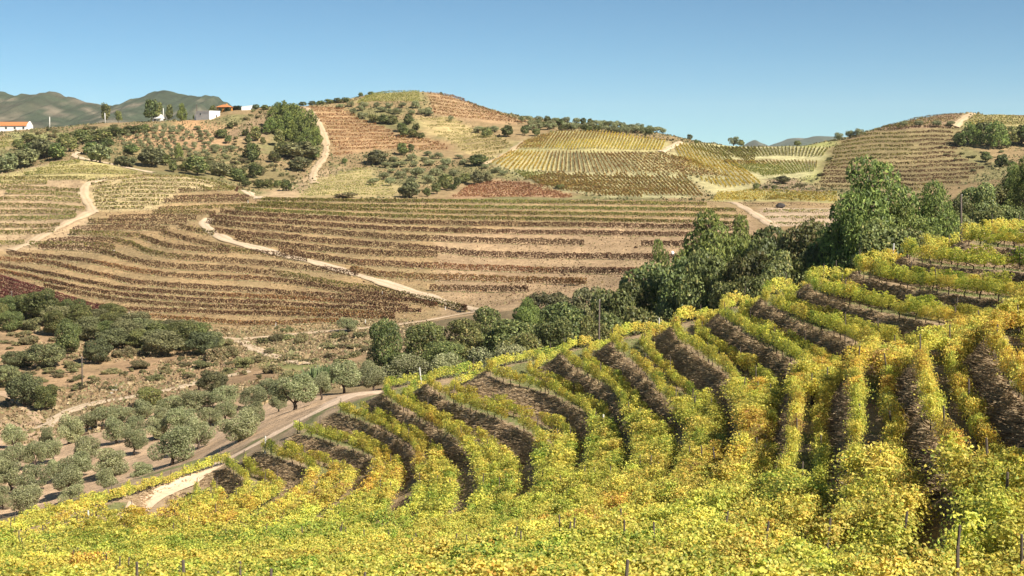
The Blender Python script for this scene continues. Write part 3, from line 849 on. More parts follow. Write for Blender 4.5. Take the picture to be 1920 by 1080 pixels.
ROAD_PX = [(712,731),(660,742),(610,766),(560,791),(500,824),(450,849),(400,876),(350,902),(305,926),(262,950),(222,970)]
ROAD = track('pale dirt road skirting the left end of the near terraces', ROAD_PX, 2.4, (88, 150), 0.06, (0.66, 0.49, 0.34), soil=(0.55, 0.40, 0.27), wvar=0.2, taper=0.4)
track('bare earth yard at the head of the near dirt road', [(716,733),(690,738),(640,748),(600,764)], 5.0, (110, 170), 0.05, (0.66, 0.48, 0.33), soil=(0.58, 0.42, 0.28))
track('pale track cutting diagonally down the middle hill', [(392,411),(376,415),(386,428),(402,439),(425,450),(480,465),(540,481),(582,490),(677,518),(727,533),(802,557),(877,579),(915,582)], 3.4, (300, 500), 0.25)
track('pale track along the foot of the middle hill', [(915,582),(860,590),(800,602),(740,610),(660,618),(580,625),(500,632),(440,638),(380,630),(330,614)], 4.2, (285, 345), 0.25, (0.52, 0.385, 0.26))
track('pale track bending from the foot of the middle hill into the valley', [(450,640),(480,656),(520,670),(575,684)], 3.2, (230, 320), 0.2)
track('pale track curving past the dark round oak to the valley floor', [(70,806),(92,797),(112,778),(145,764),(200,752),(262,742),(330,729),(400,711),(468,697)], 3.0, (195, 260), 0.18, (0.56, 0.43, 0.30))
track('eroded path dropping beside the left oak clump', [(0,735),(25,748),(55,770),(80,795)], 1.8, (195, 280), 0.15, (0.48, 0.33, 0.21))
track('pale track between the upper vineyard blocks on the left', [(176,400),(168,385),(162,372),(150,360),(160,345),(200,335)], 3.2, (380, 520), 0.3, (0.50, 0.38, 0.25))
track('dirt verge descending left from the upper vineyard blocks', [(172,398),(140,412),(112,425),(85,440),(50,458),(20,470)], 3.5, (360, 470), 0.3, (0.50, 0.37, 0.245))
track('pale track topping the left yellow knoll', [(150,286),(128,290),(150,297),(190,304),(250,317),(290,324)], 3.0, (440, 560), 0.3)
track('short pale track at the corner of the dark rows', [(458,353),(470,362),(486,374)], 4.0, (430, 520), 0.35)
track('pale track climbing beside the pine clump', [(590,345),(582,330),(600,305),(612,292),(612,270),(606,245),(592,222),(575,202)], 3.6, (520, 790), 0.5, (0.50, 0.37, 0.24))
track('short pale track on the shoulder of the golden hill', [(1240,286),(1258,277),(1276,267)], 3.5, (560, 760), 0.5, (0.56, 0.45, 0.3))
track('pale track edging the golden hill on its left', [(905,308),(935,297),(962,281),(985,265)], 3.5, (520, 760), 0.4, (0.48, 0.36, 0.22))
track('pale track up the right hill between dark and yellow vines', [(1790,238),(1800,228),(1822,213)], 4.5, (560, 800), 0.5, (0.52, 0.38, 0.24))
track('pale track by the bare terraces above the pines', [(1370,378),(1400,392),(1425,408),(1455,428)], 3.2, (380, 480), 0.35, (0.52, 0.39, 0.27))

# ------------------------------------------------------------------ foreground vines: trellised rows along the terrace edges
def contours(Z, X, Y, level):
    """polylines where the grid Z crosses level"""
    d = Z - level
    sgn = d >= 0
    ny, nx = Z.shape
    ch = sgn[:, :-1] != sgn[:, 1:]          # crossing on edges along the row
    cv = sgn[:-1] != sgn[1:]                # crossing on edges along the column
    def pt_h(i, j):
        t = d[i, j] / (d[i, j] - d[i, j+1])
        return (X[i, j] + t * (X[i, j+1] - X[i, j]), Y[i, j])
    def pt_v(i, j):
        t = d[i, j] / (d[i, j] - d[i+1, j])
        return (X[i, j] + t * (X[i+1, j] - X[i, j]), Y[i, j] + t * (Y[i+1, j] - Y[i, j]))
    cell = ch[:-1] | ch[1:] | cv[:, :-1] | cv[:, 1:]
    adj = {}
    for i, j in zip(*np.nonzero(cell)):
        e = []
        if ch[i, j]: e.append(('h', i, j))
        if cv[i, j+1]: e.append(('v', i, j+1))
        if ch[i+1, j]: e.append(('h', i+1, j))
        if cv[i, j]: e.append(('v', i, j))
        for a, b in ([(e[0], e[1])] if len(e) == 2 else [(e[0], e[1]), (e[2], e[3])] if len(e) == 4 else []):
            adj.setdefault(a, []).append(b); adj.setdefault(b, []).append(a)
    used = set(); out = []
    starts = [k for k, v in adj.items() if len(v) == 1] + list(adj)
    for st in starts:
        if st in used:
            continue
        line = [st]; used.add(st); cur = st
        while True:
            nx_ = [n for n in adj[cur] if n not in used]
            if not nx_:
                break
            cur = nx_[0]; used.add(cur); line.append(cur)
        if len(line) > 6:
            out.append(np.array([pt_h(i, j) if t == 'h' else pt_v(i, j) for t, i, j in line]))
    return out

VPAL = {
 'yellow': [((0.75,0.61,0.12), 6), ((0.66,0.60,0.13), 4), ((0.50,0.50,0.09), 4), ((0.62,0.40,0.08), 1), ((0.30,0.36,0.07), 1)],
 'lime':   [((0.60,0.57,0.12), 5), ((0.46,0.49,0.08), 4), ((0.70,0.60,0.11), 4), ((0.27,0.35,0.06), 2)],
 'green':  [((0.30,0.39,0.06), 5), ((0.42,0.47,0.08), 4), ((0.19,0.28,0.05), 2), ((0.60,0.54,0.10), 3)],
 'amber':  [((0.66,0.43,0.08), 3), ((0.74,0.58,0.10), 5), ((0.46,0.27,0.08), 2), ((0.54,0.50,0.10), 3)],
 'brown':  [((0.46,0.28,0.10), 4), ((0.62,0.44,0.11), 4), ((0.30,0.18,0.08), 2), ((0.56,0.50,0.11), 3)],
}
def tube_part(P, r, sides=5):
    b = MB(); b.tube(P, r, sides)
    V = np.concatenate(b.V); return V, b.Fq[0], b.Ft[0]

def vine_mesh(seed, pal, n, leaf, split=False):
    rng = np.random.default_rng(seed)
    L = 1.35
    x = rng.uniform(-L / 2, L / 2, n)
    prof = 1.16 + 0.22 * (vnoise(x * 2.2 + seed, np.zeros(n), seed) - 0.5) * 2
    low = 0.40 + 0.14 * (vnoise(x * 3 + 9 + seed, np.zeros(n), seed + 1) - 0.5) * 2
    h = low + (prof - low) * rng.beta(1.3, 1.1, n)
    wid = 0.21 * (0.65 + 0.5 * np.sin(np.clip((h - 0.3) / 0.95, 0, 1) * math.pi))
    y = rng.normal(0, 1, n) * wid
    C = np.stack([x, y, h], 1)
    # shoots that stick out of the canopy
    for k in range(5):
        m = int(n * 0.018) + 2
        x0 = rng.uniform(-L / 2, L / 2); ang = rng.uniform(0, 2 * math.pi); ln = rng.uniform(0.25, 0.55)
        t = np.linspace(0.1, 1, m)
        sh = np.stack([x0 + math.cos(ang) * ln * t * 0.5, math.sin(ang) * ln * t * 0.7, 1.08 + ln * t * 0.7 - 0.25 * t * t], 1) + rng.normal(0, 0.03, (m, 3))
        C = np.concatenate([C, sh])
    n = len(C)
    N = np.stack([rng.normal(0, 0.35, n), np.sign(C[:, 1]) * 0.55 + rng.normal(0, 0.5, n), 0.45 + rng.normal(0, 0.5, n)], 1)
    V, Q = cards(C, N, leaf * rng.uniform(0.7, 1.3, n), rng, 1.05, 0.16)
    base = pick(VPAL[pal], n, rng)
    # clumps of one tone along the canes
    cl = vnoise(C[:, 0] * 3 + seed * 3.1, C[:, 2] * 3, seed + 4)
    base = base * (0.75 + 0.5 * cl)[:, None]
    col = np.repeat(base, 4, 0)
    b = MB()
    k = rng.normal(0, 0.05, (5, 2))
    b.tube([(k[0,0], k[0,1], -0.12), (k[1,0], k[1,1], 0.2), (k[2,0]*1.5, k[2,1]*1.5, 0.36), (k[3,0], 0, 0.54)], [0.05, 0.04, 0.035, 0.04], 5)
    b.tube([(-0.55, k[4,0]*0.5, 0.62), (-0.2, 0, 0.56), (k[3,0], 0, 0.52), (0.25, 0, 0.57), (0.58, k[4,1]*0.5, 0.63)], [0.014, 0.022, 0.03, 0.022, 0.014], 4)
    if split:
        return b.mesh('vine', M_VBARK), mesh_np('foliage', V, Q, M_VINE, colors=col)
    Vt = np.concatenate(b.V)
    nq = len(Q)
    faces = [Q, np.concatenate(b.Fq) + len(V), np.concatenate(b.Ft) + len(V)]
    mi = np.concatenate([np.zeros(nq), np.ones(len(faces[1]) + len(faces[2]))])
    V = np.concatenate([V, Vt]); col = np.concatenate([col, np.full((len(Vt), 3), 0.07)])
    return mesh_np('vine', V, faces, [M_VINE, M_VBARK], colors=col, midx=mi)

VINES = {}
for pi, (pal, cnt) in enumerate([('yellow', 7), ('lime', 6), ('green', 4), ('amber', 5), ('brown', 3)]):
    VINES[pal] = [vine_mesh(100 * pi + i, pal, 520, 0.096) for i in range(cnt)]
    VINES['split_' + pal] = [vine_mesh(1000 + 100 * pi + i, pal, 1150, 0.07, True) for i in range(cnt)]
    VINES['near_' + pal] = [vine_mesh(1000 + 100 * pi + i, pal, 1150, 0.07) for i in range(cnt)]
_pb = MB(); _pb.tube([(0, 0, -0.2), (0.01, 0, 0.8), (0.0, 0.01, 1.32)], [0.032, 0.03, 0.028], 6)
ME_POST = _pb.mesh('post', M_POST)
_pb = MB(); _pb.tube([(0, 0, -0.2), (0.0, 0, 0.8), (0.0, 0.0, 1.3)], [0.055, 0.055, 0.05], 6)
ME_WPOST = _pb.mesh('end_post', M_WPOST)

VR = np.random.default_rng(41)
def px_of(X, Y): return 960 + X * F / Y
def py_of(Z, Y): return HZ - Z * F / Y
road_xy = resample(ROAD[:, :2], 0.7)
VINE_ROWS = []
gs_ = 2
Zs, Xs_, Ys_ = ZC[::gs_, ::gs_], XG[:i1:gs_, ::gs_], YY[:i1:gs_, ::gs_]
tipY = lambda s: np.interp(s, SG, ty)
for k in range(-5, 20):
    for edge, off in (('outer', 0.225), ('inner', -0.30), ('middle', 0.48)):
        lev = float(np.interp(k + off, _KK, _KZ))
        for ln in contours(Zs, Xs_, Ys_, lev):
            P = resample(smooth_line(resample(ln, 0.6), 4), 1.22)
            if len(P) < 5:
                continue
            z = ground_z(P[:, 0], P[:, 1])
            Yc = np.maximum(P[:, 1], 1.0)
            px = px_of(P[:, 0], Yc); py = py_of(z, Yc)
            s = 960 + P[:, 0] * F / W(P[:, 1])
            lim = tipY(s) + np.interp(s, [700, 800], [-0.8, 9.0])
            ok = (P[:, 1] > 20) & (px > -150) & (px < 2070) & (py < 1190) & (P[:, 1] < lim)
            dmin = np.sqrt(((P[:, None, :2] - road_xy[None]) ** 2).sum(-1)).min(1)
            ok &= (dmin > 2.5) | ((px < 285) & (P[:, 1] < 100) & (dmin > 1.4))
            if edge == 'middle':      # the near side of the hollow is planted closer
                ok &= (P[:, 1] < np.interp(s, SG, FY[4]) - 0.3) & ((px < 1440 + 0.25 * (py - 850)) | (P[:, 1] > np.interp(s, SG, FY[4]) - 9) | (py > 925))
            run = []
            for q in range(len(P) + 1):
                if q < len(P) and ok[q]:
                    run.append((P[q, 0], P[q, 1], z[q]))
                else:
                    if len(run) >= 4:
                        VINE_ROWS.append((k, edge, np.array(run)))
                    run = []
edge_row = unline([(418,872),(330,905),(250,930),(150,958),(60,985),(0,1003),(-70,1025)], 92, 135, 6.0, ZB)
edge_row = resample(edge_row, 1.22); edge_row[:, 2] = ground_z(edge_row[:, 0], edge_row[:, 1])
VINE_ROWS.append((-9, 'edge', edge_row))
# rows at the top right corner behind the last terraces
def pick_pal(x, y):
    a = fbm(x * 0.055, y * 0.055, 71, 3); b = vnoise(x * 0.45, y * 0.45, 73)
    v = 0.5 + 0.6 * (a - 0.5) + 0.12 * (b - 0.5) + VR.normal(0, 0.075)
    if v < 0.33: return 'green'
    if v < 0.49: return 'lime'
    if v < 0.62: return 'yellow'
    if v < 0.75: return 'amber'
    return 'brown'
seen_labels = {}
nv = 0
VINE_ROWS.sort(key=lambda t: (t[0], t[1], t[2][:, 1].mean()))
for (k, edge, P) in VINE_ROWS:
    c = P[len(P) // 2]
    e = add_obj('vine_row', None, loc=(float(c[0]), float(c[1]), float(c[2])))  # stands for a whole row of vines, parent of its vines and posts
    if edge == 'edge':
        lab = 'single yellow vine row between the dirt road and the olive grove'
    else:
        far = (P[:, 1] > np.interp(960 + P[:, 0] * F / W(P[:, 1]), SG, FY[4])).mean() > 0.5
        side = 'far side' if far else 'near side'
        lab = 'yellow vine row, %s of %s terrace above the dirt road, %s' % ({'outer': 'outer edge', 'inner': 'inner edge', 'middle': 'middle'}[edge], ordinal(k + 7), side)
        if lab in seen_labels:
            seen_labels[lab] += 1
            lab2 = lab + ', ' + ordinal(seen_labels[lab]) + ' stretch'
            lab = lab2
        else:
            seen_labels[lab] = 1
    tag(e, lab, 'vine row', 'trellised vine rows on the near terraces')
    T = np.gradient(P[:, :2], axis=0)
    for i, (x, y, z) in enumerate(P):
        if VR.random() < 0.05:
            continue
        a = math.atan2(T[i, 1], T[i, 0]) + (math.pi if VR.random() < 0.5 else 0) + VR.normal(0, 0.06)
        pal = pick_pal(x, y)
        if y < 72:
            pal = ('split_' if y < 40 else 'near_') + pal
        me = VINES[pal][VR.integers(len(VINES[pal]))]
        leafy = None
        if isinstance(me, tuple):
            me, leafy = me
        sc = VR.uniform(0.82, 1.12)
        fy_ = np.interp(960 + x * F / W(y), SG, FY[4])
        dense = y < fy_ - 0.5 and (px_of(x, y) < 1440 + 0.25 * (py_of(z, y) - 850) or y > fy_ - 9 or py_of(z, y) > 925)
        wide = 1.1 if dense else 0.58
        tall = 0.88 if dense else 0.8
        o = add_obj('vine', me, e, (x - c[0] + VR.normal(0, 0.09), y - c[1] + VR.normal(0, 0.09), z - c[2]), (VR.normal(0, 0.04), VR.normal(0, 0.04), a), (sc * 1.1, sc * wide * VR.uniform(0.85, 1.2), sc * tall * VR.uniform(0.88, 1.1)))
        if leafy is not None:
            add_obj('foliage', leafy, o)
        nv += 1
        if i % 11 == 5 or i in (0, len(P) - 1):
            end = i in (0, len(P) - 1) and VR.random() < 0.12 and y > 62
            add_obj('end_post' if end else 'post', ME_WPOST if end else ME_POST, e, (x - c[0] + 0.3 * math.cos(a), y - c[1] + 0.3 * math.sin(a), z - c[2]), (VR.normal(0, 0.06), VR.normal(0, 0.06), VR.uniform(0, 6)), (1, 1, VR.uniform(0.85, 1.1)))
print('vines', nv, 'trellises', len(VINE_ROWS))

# dry grass hanging over the banks, short green grass on the platforms
def tufts(mask, count, blades, ln, spread, cols, down, seed, name, label):
    rng = np.random.default_rng(seed)
    wgt = mask.astype(float) * np.abs(np.gradient(XG[:i1], axis=1)) * np.gradient(YG[:i1])[:, None]
    px = PXG[:i1]; py = PYG[:i1]
    wgt = wgt * (px > -60) * (px < 1980) * (py < 1150) * (YY[:i1] > 20) * (YY[:i1] < (ty + _ext * 0.7)[None])
    # nearer cells get more blades
    wgt = wgt / np.maximum(YY[:i1], 20) ** 0.6
    cdf = np.cumsum(wgt.ravel()); cdf /= cdf[-1]
    q = np.searchsorted(cdf, rng.uniform(0, 1, count))
    ii, jj = np.unravel_index(q, wgt.shape)
    X = XG[ii, jj] + rng.uniform(-0.5, 0.5, count) * (XG[ii, np.minimum(jj+1, NS-1)] - XG[ii, jj])
    Y = YY[ii, jj] + rng.uniform(-0.5, 0.5, count) * 0.32
    Z = ground_z(X, Y)
    e_ = 0.4
    gx = (zgrid(ZB0, X + e_, Y) - zgrid(ZB0, X - e_, Y)); gy = (zgrid(ZB0, X, Y + e_) - zgrid(ZB0, X, Y - e_))
    gl = np.sqrt(gx**2 + gy**2) + 1e-9
    dn = np.stack([-gx / gl, -gy / gl, np.zeros(count)], 1)
    Vs = []; Cs = []
    for b in range(blades):
        base = np.stack([X, Y, Z - 0.02], 1) + rng.normal(0, 0.05, (count, 3)) * [1, 1, 0]
        d = dn * down + rng.normal(0, spread, (count, 3)); d[:, 2] = np.abs(rng.normal(0.75, 0.25, count)) - down * 0.35
        d /= np.linalg.norm(d, axis=1)[:, None]
        l = ln * rng.uniform(0.5, 1.3, (count, 1))
        sd = np.cross(d, rng.normal(size=(count, 3))); sd /= np.linalg.norm(sd, axis=1)[:, None] + 1e-9
        w = 0.022 * rng.uniform(0.7, 1.5, (count, 1))
        Vs.append(np.stack([base - sd * w, base + sd * w, base + d * l - np.array([0, 0, 1]) * l * 0.25 * down], 1))
        Cs.append(pick(cols, count, rng))
    V = np.concatenate(Vs).reshape(-1, 3); C = np.repeat(np.concatenate(Cs), 3, 0)
    o = add_obj(name, mesh_np(name, V, np.arange(len(V)).reshape(-1, 3), M_GRASS, colors=C))
    tag(o, label, 'grass', kind='stuff')
tufts(BANK, 52000, 4, 0.34, 0.28, [((0.46,0.34,0.20), 4), ((0.36,0.255,0.15), 4), ((0.56,0.44,0.27), 2), ((0.22,0.155,0.095), 2)], 1.0, 5, 'dry_grass', 'dry brown grass hanging over the terrace banks')
tufts((gr[:i1] > 0.4), 22000, 3, 0.13, 0.5, [((0.19,0.25,0.08), 4), ((0.26,0.28,0.10), 3), ((0.38,0.31,0.16), 2)], 0.0, 6, 'green_grass', 'short green grass on the terrace platforms')

# ------------------------------------------------------------------ vine rows of the middle hill: one thing for each row
MR = np.random.default_rng(77)
def hill_rows(lines, pals, where, groupname, per=34, size=0.42, h=1.5, wid=0.4, gaps=0.0):
    for n, P in enumerate(lines):
        hN = h(n) if callable(h) else h
        P = resample(P, 1.0)
        P[:, 2] = ground_z(P[:, 0], P[:, 1])
        pal, alt = pals(n)
        c = row_cloud(P, per, size, 0.2, hN, wid, pal, MR, gaps, alt, 91 + n, 0.585, 0.03)
        if c is None:
            continue
        mid = P[len(P) // 2]
        V = c[0] - mid
        e = add_obj('vine_row', None, loc=mid)  # one whole vine row: foliage and undergrowth only, no trellis is modelled
        add_obj('foliage', mesh_np('foliage', V, c[1], M_ROW, colors=c[2]), e)
        Pg = P + np.array([0, -0.9, 0]); Pg[:, 2] = ground_z(Pg[:, 0], Pg[:, 1])
        gq = row_cloud(Pg, 7, 0.3, 0.0, 0.22, 0.35, [((0.30,0.30,0.12), 4), ((0.44,0.36,0.2), 4), ((0.52,0.42,0.27), 2)], MR, 0.3)
        if gq is not None:
            add_obj('undergrowth', mesh_np('undergrowth', gq[0] - mid, gq[1], M_GRASS, colors=gq[2]), e)
        tone = {'maroon': 'maroon', 'red': 'dark red', 'olive': 'green and brown', 'straw': 'pale yellow', 'rust': 'rust brown', 'mixed': 'brown', 'green': 'green'}[pal]
        tag(e, '%s vine row, %s from the top %s' % (tone, ordinal(n + 1), where), 'vine row', groupname)
def pal_R(n):
    return ('olive', 'green') if n < 4 else ('maroon', 'rust' if n > 8 else None)
def pal_L(n):
    return ('maroon', 'olive') if n < 9 else ('maroon', 'rust')
def pal_U(n):
    return ('olive', 'green') if n < 11 else ('maroon', 'olive') if n < 16 else ('straw', 'green')
hill_rows(G_R, pal_R, 'among rows right of the diagonal track', 'vine rows right of the diagonal track', 60, 0.32, lambda n: 1.2 if n < 4 else 1.5 if n < 6 else 1.8, 0.32)
hill_rows(G_L, pal_L, 'among rows left of the diagonal track', 'vine rows left of the diagonal track', 50, 0.30, lambda n: 1.7 if n < 9 else 1.4 if n < 11 else 1.15, 0.26)
hill_rows(G_U, pal_U, 'on the upper left shoulder', 'vine rows on the upper left shoulder', 46, 0.30, 1.35, 0.28)
G_D = [unline(r, 300, 420, 8.0) for r in across([(-60,500),(-60,556)], [(236,592),(60,584)], 8)]
hill_rows(G_D, lambda n: ('red', None), 'in the dense block at the left edge', 'dark red rows at the left edge', 40, 0.28, 0.95, 0.22)
for fd in FIELDS:
    fr = np.random.default_rng(len(fd['label']))
    cl = []
    for l in fd['lines']:
        P = resample(l, 2.0); P[:, 2] = ground_z(P[:, 0], P[:, 1])
        cl.append(row_cloud(P, fd['per'], fd['card'], 0.2, fd['h'], fd['wid'], fd['pal'], fr, fd['gaps'], fd['alt'], 17, fd['th'], 0.02))
    V, Q, C = join_clouds(cl)
    o = add_obj('distant_vineyard', mesh_np('distant_vineyard', V, Q, M_ROW, colors=C))
    tag(o, fd['label'], 'vineyard', kind='stuff')

# ------------------------------------------------------------------ low dry vegetation that nobody could count
def ground_cards(name, label, mask, n, size, cols, seed, hmul=0.35):
    g_ = np.random.default_rng(seed)
    wgt = mask.astype(float) * np.abs(np.gradient(XG, axis=1)) * np.gradient(YG)[:, None]
    wgt = wgt * (PXG > -60) * (PXG < 1980)
    cdf = np.cumsum(wgt.ravel()); cdf /= cdf[-1]
    ii, jj = np.unravel_index(np.searchsorted(cdf, g_.uniform(0, 1, n)), wgt.shape)
    X = XG[ii, jj] + g_.uniform(-.5, .5, n) * (XG[ii, np.minimum(jj + 1, NS - 1)] - XG[ii, jj]); Y = YY[ii, jj] + g_.uniform(-.5, .5, n) * 1.1
    sz = size * g_.lognormal(0, 0.35, n)
    C = np.stack([X, Y, ground_z(X, Y) + sz * hmul * g_.uniform(0.2, 1, n)], 1)
    V, Q = cards(C, g_.normal(0, 1, (n, 3)) * [1, 1, 0.6] + [0, 0, 0.3], sz, g_, 0.8, 0.1)
    o = add_obj(name, mesh_np(name, V, Q, M_GRASS, colors=np.repeat(pick(cols, n, g_), 4, 0)))
    tag(o, label, 'grass', kind='stuff')
DRY = [((0.40,0.30,0.17), 4), ((0.30,0.24,0.12), 3), ((0.22,0.21,0.10), 3), ((0.48,0.38,0.23), 2), ((0.17,0.12,0.075), 1)]
vm = (YY > 185) & (YY < 318) & (PXG < 800) & (fbm(XG * 0.07, YY * 0.07, 301, 3) > 0.42)
ground_cards('dry_grass', 'dry grass and weeds over the scrubby valley slope', vm, 26000, 0.42, DRY, 31)
mm_ = (YY > 318) & (YY < 478) & (fbm(XG * 0.09, YY * 0.09, 303, 3) > 0.40)
ground_cards('dry_grass', 'dry grass over the banks of the middle hill', mm_, 42000, 0.34, [((0.36,0.265,0.145), 4), ((0.28,0.21,0.105), 3), ((0.22,0.185,0.09), 2), ((0.44,0.33,0.22), 2), ((0.17,0.105,0.065), 2)], 33)
fm_ = (YY > 500) & (YY < 780) & (fbm(XG * 0.03, YY * 0.03, 305, 3) > 0.42)
for fd in FIELDS:
    fm_ &= ~((YY > fd['Yr'][0]) & (YY < fd['Yr'][1]) & in_poly(fd['poly'], PXG, PYG))
ground_cards('weeds', 'low weeds and scrub over the far slopes', fm_, 26000, 0.8, [((0.16,0.16,0.07), 4), ((0.22,0.2,0.09), 3), ((0.34,0.27,0.14), 3), ((0.12,0.125,0.055), 2)], 35)

# ------------------------------------------------------------------ trees: a few grown shapes for each kind, unit height
TR = np.random.default_rng(5)
def shell_points(n, lobes, rng, fill=0.28):
    """points on and in a cloud of ellipsoid lobes (cx,cy,cz,r,flat)"""
    lobes = np.asarray(lobes)
    w = lobes[:, 3] ** 2; w = w / w.sum()
    k = rng.choice(len(lobes), n, p=w)
    d = rng.normal(size=(n, 3)); d /= np.linalg.norm(d, axis=1)[:, None]
    r = lobes[k, 3] * np.where(rng.random(n) < fill, rng.uniform(0.3, 1, n), rng.uniform(0.86, 1.08, n))
    P = lobes[k, :3] + d * r[:, None] * np.stack([np.ones(n), np.ones(n), lobes[k, 4]], 1)
    # drop what lies deep inside another lobe
    inside = np.zeros(n, bool)
    for l, q in enumerate(lobes):
        dd = (P - q[:3]) / (q[3] * np.array([1, 1, q[4]]))
        inside |= ((dd ** 2).sum(1) < 0.5) & (k != l)
    return P[~inside], d[~inside], k[~inside]

def limbs(b, base, targets, r0, rng, bend=0.06):
    for t in targets:
        t = np.asarray(t, float)
        mid = base + (t - base) * 0.5 + rng.normal(0, bend, 3)
        b.tube([base, mid, t], [r0, r0 * 0.6, r0 * 0.25], 5)

def tree_meshes(kind, seed, n, leaf, far=False):
    rng = np.random.default_rng(seed)
    b = MB()
    if kind == 'oak':
        lobes = []
        m = rng.integers(15, 22)
        for i in range(m):
            a = rng.uniform(0, 2 * math.pi); hz = rng.uniform(0.22, 0.90)
            rad = 0.34 * math.sqrt(max(0.05, 1 - ((hz - 0.48) / 0.5) ** 2)) * rng.uniform(0.5, 1.0)
            lobes.append((rad * math.cos(a), rad * math.sin(a), hz, rng.uniform(0.13, 0.22), rng.uniform(0.7, 0.95)))
        lobes.append((0, 0, 0.52, 0.33, 1.1))
        cols = [((0.143,0.164,0.053), 4), ((0.208,0.229,0.071), 3), ((0.100,0.116,0.044), 3), ((0.313,0.284,0.101), 1)]
        b.tube([(0,0,-0.06), (rng.normal(0,0.02), rng.normal(0,0.02), 0.14), (0,0,0.34)], [0.045, 0.034, 0.026], 6)
        limbs(b, np.array((0,0,0.28)), [l[:3] for l in lobes[:7]], 0.018, rng)
        ou, jit, asp = 0.75, 0.6, 0.9
        mat = M_OAK
    elif kind == 'round_oak':
        lobes = []
        for i in range(26):
            a = rng.uniform(0, 2 * math.pi); u = rng.uniform(-0.75, 1)
            rr = math.sqrt(1 - u * u)
            lobes.append((0.36 * rr * math.cos(a), 0.36 * rr * math.sin(a), 0.5 + 0.36 * u, rng.uniform(0.10, 0.15), 0.9))
        lobes.append((0, 0, 0.5, 0.36, 1.0))
        cols = [((0.185,0.192,0.085), 4), ((0.246,0.247,0.104), 4), ((0.119,0.126,0.061), 3)]
        b.tube([(0,0,-0.06), (0.01,0,0.15), (0,0,0.4)], [0.05, 0.04, 0.03], 6)
        ou, jit, asp = 0.8, 0.5, 0.8
        mat = M_OAK
    elif kind == 'olive':
        lobes = []
        for i in range(15):
            a = rng.uniform(0, 2 * math.pi); hz = rng.uniform(0.32, 0.86)
            rad = 0.38 * math.sqrt(max(0.08, 1 - ((hz - 0.52) / 0.45) ** 2)) * rng.uniform(0.55, 1.0)
            lobes.append((rad * math.cos(a), rad * math.sin(a), hz, rng.uniform(0.16, 0.24), rng.uniform(0.75, 1.0)))
        cols = [((0.257,0.273,0.121), 4), ((0.347,0.351,0.178), 4), ((0.165,0.179,0.079), 3), ((0.463,0.452,0.257), 1)]
        b.tube([(0,0,-0.05), (rng.normal(0,0.02),rng.normal(0,0.02),0.12), (rng.normal(0,0.02),0,0.24)], [0.05, 0.04, 0.034], 6)
        limbs(b, np.array((0,0,0.2)), [l[:3] for l in lobes[:6]], 0.022, rng, 0.03)
        ou, jit, asp = 0.6, 0.75, 0.45
        mat = M_OLIVE
    elif kind == 'pine':
        lobes = []
        tiers = rng.integers(7, 9)
        for t in range(tiers):
            hz = 0.20 + 0.74 * t / (tiers - 1)
            rad = (0.34 * (1 - ((t / (tiers - 1)) ** 3.0)) + 0.07) * rng.uniform(0.85, 1.15)
            m = max(2, int(7 - 5 * t / tiers))
            a0 = rng.uniform(0, 6)
            for i in range(m):
                a = a0 + 2 * math.pi * i / m + rng.normal(0, 0.25)
                rr = rad * rng.uniform(0.65, 1.1)
                lobes.append((rr * math.cos(a), rr * math.sin(a), hz + rng.normal(0, 0.03), rng.uniform(0.11, 0.17), 0.72))
        lobes.append((0, 0, 0.93, 0.07, 1.1)); lobes.append((0, 0, 0.6, 0.17, 1.6))
        cols = [((0.187,0.236,0.063), 4), ((0.282,0.319,0.081), 3), ((0.121,0.153,0.051), 3)]
        b.tube([(0,0,-0.06), (0.012,0,0.3), (0,0.01,0.65), (0,0,0.93)], [0.032, 0.026, 0.016, 0.006], 6)
        for l in lobes[:-2]:
            p0 = np.array((0, 0, l[2] - 0.06)); b.tube([p0, (p0 + np.array(l[:3])) / 2 + [0, 0, 0.01], np.array(l[:3])], [0.010, 0.007, 0.003], 4)
        ou, jit, asp = 0.6, 0.7, 0.42
        mat = M_PINE
    elif kind == 'shrub':
        lobes = []
        for i in range(13):
            a = rng.uniform(0, 2 * math.pi); rr = rng.uniform(0.1, 0.42)
            hz = rng.uniform(0.15, 0.75) * (1 - rr * 0.8)
            lobes.append((rr * math.cos(a), rr * math.sin(a), hz, rng.uniform(0.14, 0.24), 0.85))
        cols = [((0.230,0.222,0.098), 4), ((0.321,0.288,0.128), 3), ((0.161,0.152,0.070), 3), ((0.459,0.340,0.176), 1)]
        b.tube([(0,0,-0.05), (0.02,0,0.2), (0,0.03,0.5)], [0.035, 0.03, 0.015], 5)
        limbs(b, np.array((0,0,0.08)), [l[:3] for l in lobes[:6]], 0.015, rng, 0.03)
        ou, jit, asp = 0.55, 0.8, 0.6
        mat = M_OAK
    P, d, k = shell_points(n, lobes, rng, 0.22 if kind != 'olive' else 0.4)
    N = d * ou + rng.normal(0, jit, P.shape) + np.array([0, 0, 0.22])
    if kind == 'pine':
        N = N * [1, 1, 0.6]
    V, Q = cards(P, N, leaf * rng.uniform(0.65, 1.35, len(P)), rng, asp, 0.14)
    lob = rng.uniform(0.8, 1.22, len(lobes))[k]
    C = np.repeat(pick(cols, len(P), rng) * lob[:, None], 4, 0)
    z0 = V[:, 2].min()
    if far:
        faces = [Q, np.concatenate(b.Fq) + len(V), np.concatenate(b.Ft) + len(V)]
        mi = np.concatenate([np.zeros(len(Q)), np.ones(len(faces[1]) + len(faces[2]))])
        Vt = np.concatenate(b.V)
        return mesh_np(kind, np.concatenate([V, Vt]), faces, [mat, M_BARK], np.concatenate([C, np.full((len(Vt), 3), 0.08)]), mi), None
    return mesh_np('crown', V, Q, mat, C), b.mesh('trunk', M_BARK, True)

